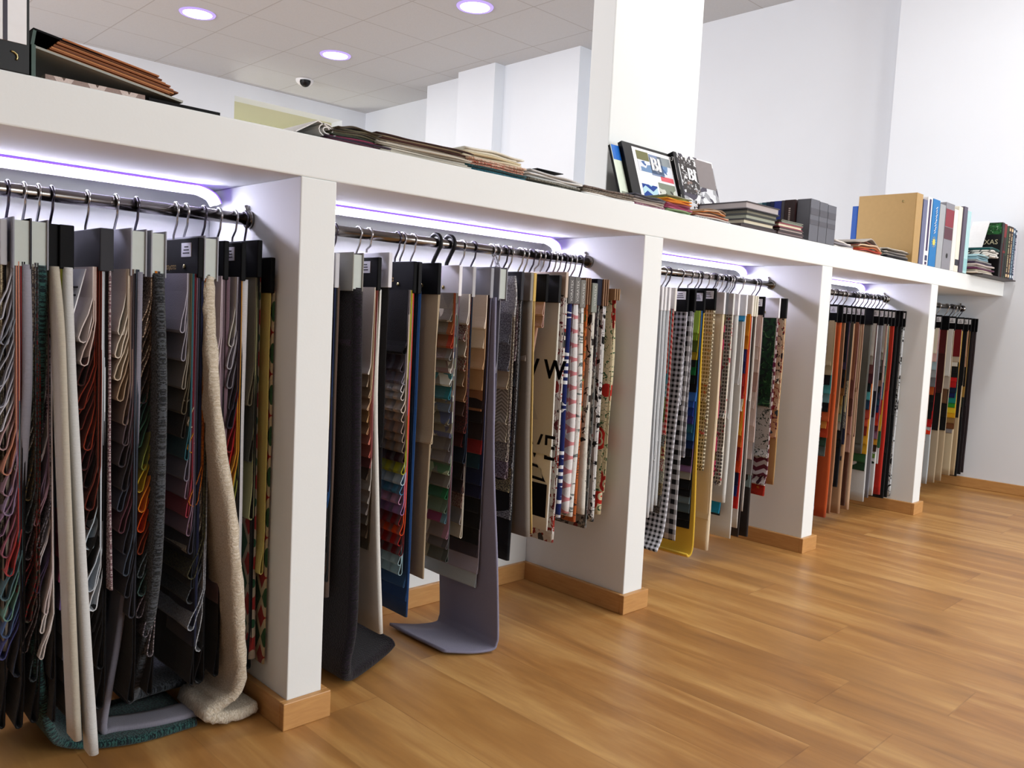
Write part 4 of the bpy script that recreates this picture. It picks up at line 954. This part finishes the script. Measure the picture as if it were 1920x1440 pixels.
sheets(5.93, 6.36, .0, .4, TZ, ['14141c', '20202a', '9c948c', '403c3c', 'b0a8a0', '50483c', 'c0b8ac'], 'black and taupe folded samples stacked against the kraft binder', .010, jit=.05, wave=.004)
# binders and books towards the end wall
t = book(6.38, 6.50, 0, .44, .52, 'b89660', 'tall tan kraft box binder standing near the end wall', cat='ring binder', name='box_binder')
MB().tube([(6.377, .1, 2.46), (6.38, .1, 2.46)], .008, 10).build('rivet', BRASS, t)
t = book(6.41, 6.47, .455, .50, .45, '1c58b8', 'blue ring binder standing behind the tan kraft box binder', cat='ring binder', name='ring_binder')
t = book(6.52, 6.60, .0, .4, .49, '6c7090', 'thin grey-violet folder squeezed right of the kraft binder', cat='ring binder', name='folder')
t = book(6.605, 6.70, 0, .4, .52, 'f0f0f4', 'white binder with a narrow purple stripe down its spine', cat='ring binder', name='ring_binder', bands=[])
MB().box(6.635, 6.668, -.0025, -.001, TZ+.11, TZ+.505).build('spine_stripe', cm('3c2c58'), t)
MB().box(6.63, 6.675, -.0025, -.001, TZ+.035, TZ+.075).build('spine_label', cm('3c4468'), t)
MB().box(6.635, 6.67, -.0025, -.001, TZ+.005, TZ+.025).build('spine_label', cm('3c2c58'), t)
t = book(6.715, 6.86, 0, .4, .52, '1878bc', 'blue binder with a yellow sun and white script lettering on its spine', cat='ring binder', name='ring_binder')
SUN = cm('f0d860')
MB().disc((6.79, -.002, TZ+.19), .026, 20, 'y').build('printed_sun', SUN, t)
m = MB()
for k in range(12):
    a = k*math.pi/6; c, s_ = math.cos(a), math.sin(a)
    m.add([(6.79+.032*c-.003*s_, -.002, TZ+.19+.032*s_+.003*c), (6.79+.032*c+.003*s_, -.002, TZ+.19+.032*s_-.003*c), (6.79+.05*c, -.002, TZ+.19+.05*s_)], [(0, 1, 2)])
m.build('printed_sun_rays', SUN, t)
m = MB()
rz = random.Random(4)
for q in range(11):
    z0 = TZ+.255+.019*q; m.tube([(6.785+rz.uniform(-.012, .012)-.012, -.0035, z0), (6.79+rz.uniform(-.004, .012), -.0035, z0+.008), (6.80+rz.uniform(-.01, .006), -.0035, z0+.018)], .0032, 5)
m.build('script_title', WHITEC, t)
book(6.87, 6.99, .0, .4, .50, 'a8acb0', 'pale grey binder between the blue sun binder and the grey lever file', cat='ring binder', name='ring_binder')
t = book(7.0, 7.19, .0, .42, .53, '8c8c94', 'grey lever arch file with a dark red label and finger hole', cat='ring binder', name='lever_arch_file', bands=[(.34, .48, '8c2c3c'), (.24, .335, '5c3440')])
MB().disc((7.10, -.0015, TZ+.11), .02, 16, 'y').build('finger_hole', BLACKP, t)
book(7.2, 7.29, .0, .4, .50, 'e8e8e4', 'white catalogue right of the grey lever file', cat='catalogue', name='catalogue')
book(7.295, 7.385, .0, .4, .535, 'ece8d8', 'taller ivory catalogue with small black mark low on the spine', cat='catalogue', name='catalogue', bands=[(.05, .10, '303038')])
book(7.39, 7.475, -.01, .4, .545, '5c5668', 'tall plum-grey book at the end of the binder row', name='book')
book(7.48, 7.57, -.01, .36, .52, 'b4dce0', 'pale aqua book with faded cover beside the plum-grey one', name='book', bands=[(.02, .12, '98ccd0')])
# the thin dark board the end books stand on, slightly proud of the shelf
tag(own_origin(MB().box(7.70, 8.655, -.10, .40, TZ+.0005, TZ+.012).build('dark_board', cm('3c3434'))), 'thin dark board under the end books, jutting over the shelf edge', 'board')
BZ = TZ+.013
sheets(7.62, 8.10, -.07, .30, BZ, ['d0c4b4', 'c0b4a0', '5c2848', 'a89c94', 'c4b8b0', '3c2c44', '8c8c8c'], 'beige, plum and grey folded fabrics at the foot of the dark jungle book', .016, jit=.03)
sheets(7.64, 7.98, -.06, .26, BZ+.114, ['8cb0bc', '7ca4b0', 'a0c4cc'], 'pale blue folded cloth on top of the plum fabric pile', .014, hump=.02, jit=.02)
t = sheets(7.86, 8.15, -.085, .22, BZ+.160, ['P e8e4dc 505050 c0c0c0', 'P ece8e0 404040 c8c8c8', 'P e4e0d8 585858 d0d0d0', '0c4c4c'], 'white printed cloth folded thick with a dark green top layer', .018, hump=.02, jit=.01)
t = book(8.17, 8.235, -.085, .13, .485, '0c0c10', 'black book with green jungle cover and the word TEXAS', z=BZ, bands=[(.3, .44, '1c2c20')])
MB().box(8.168, 8.170, -.08, .125, BZ+.38, BZ+.48).build('cover_photo', fab('l 2c6c38 1c4424 a8c8a8'), t)
text('TEXAS', .062, (8.1675, .03, BZ+.31), (0, -1, 0), (0, 0, 1), cm('d0c8a8'), t, 'title')
book(8.24, 8.31, -.085, .13, .48, '7c1418', 'red-topped black book beside the jungle book', z=BZ, bands=[(0.0, .22, '101014'), (.24, .36, '281014')])
book(8.315, 8.365, -.085, .13, .47, '1c3c20', 'thin dark green book next to the red one', z=BZ, bands=[(.02, .2, '101410')])
def end_book(x0, x1, h, col, label, ink, em):
    t = book(x0, x1, -.085, .13, h, col, label, z=BZ, group='end books with lettered spines')
    m = MB(); q = BZ+.06; rz = random.Random(int(x0*1000))
    while q < BZ+h-.07:
        d = rz.uniform(.006, .013); m.box((x0+x1)/2-.012, (x0+x1)/2+.012, -.0865, -.0855, q, q+d); q += d+rz.choice((.003, .003, .004, .012))
    m.build('title_marks', cm(ink), t)
    m = MB(); m.box(x0+.012, x1-.012, -.0865, -.0855, BZ+h-.045, BZ+h-.02); m.box(x0+.012, x1-.012, -.0865, -.0855, BZ+.015, BZ+.04)
    m.build('emblem_marks', cm(em), t)
end_book(8.37, 8.43, .475, '1c100c', 'near-black brown book with cream spine lettering beside the thin green book', 'c8b890', 'f0d0a0')
end_book(8.435, 8.50, .475, '3c2014', 'brown book with cream spine lettering left of the slate blue book', 'd8bc90', 'f0d0a0')
end_book(8.505, 8.565, .47, '34506a', 'slate blue book with pale spine lettering near the end wall', '9cb4bc', 'dce8f0')
end_book(8.57, 8.62, .46, '1c2c48', 'navy book with white spine lettering near the end wall', 'c8ccd8', 'dce8f0')
book(8.625, 8.65, -.085, .13, .44, 'd8d4dc', 'thin white book touching the end wall', z=BZ, group='end books')
t = empty('paper_sheaf', (7.9, .1, BZ+.21), 'white stapled papers leaning against the black jungle book', 'papers')
M = Matrix.Translation(Vector((8.0, .02, BZ+.235))) @ Matrix.Rotation(math.radians(32), 4, 'Y')
for k in range(3): MB().box(-.003+.004*k, -.001+.004*k, 0, .14, 0, .31, M=M).build('sheet', WHITEC, t)
# unseen light added low in the far room to brighten the opening
l = bpy.data.lights.new('lamp', 'AREA'); l.size = .6; l.energy = 28; l.color = (1, .97, .85)
o = bpy.data.objects.new('lamp', l); COL.objects.link(o); o.location = Vector((7.4, 13.6, .4))*S; o.rotation_euler = (math.pi, 0, 0)
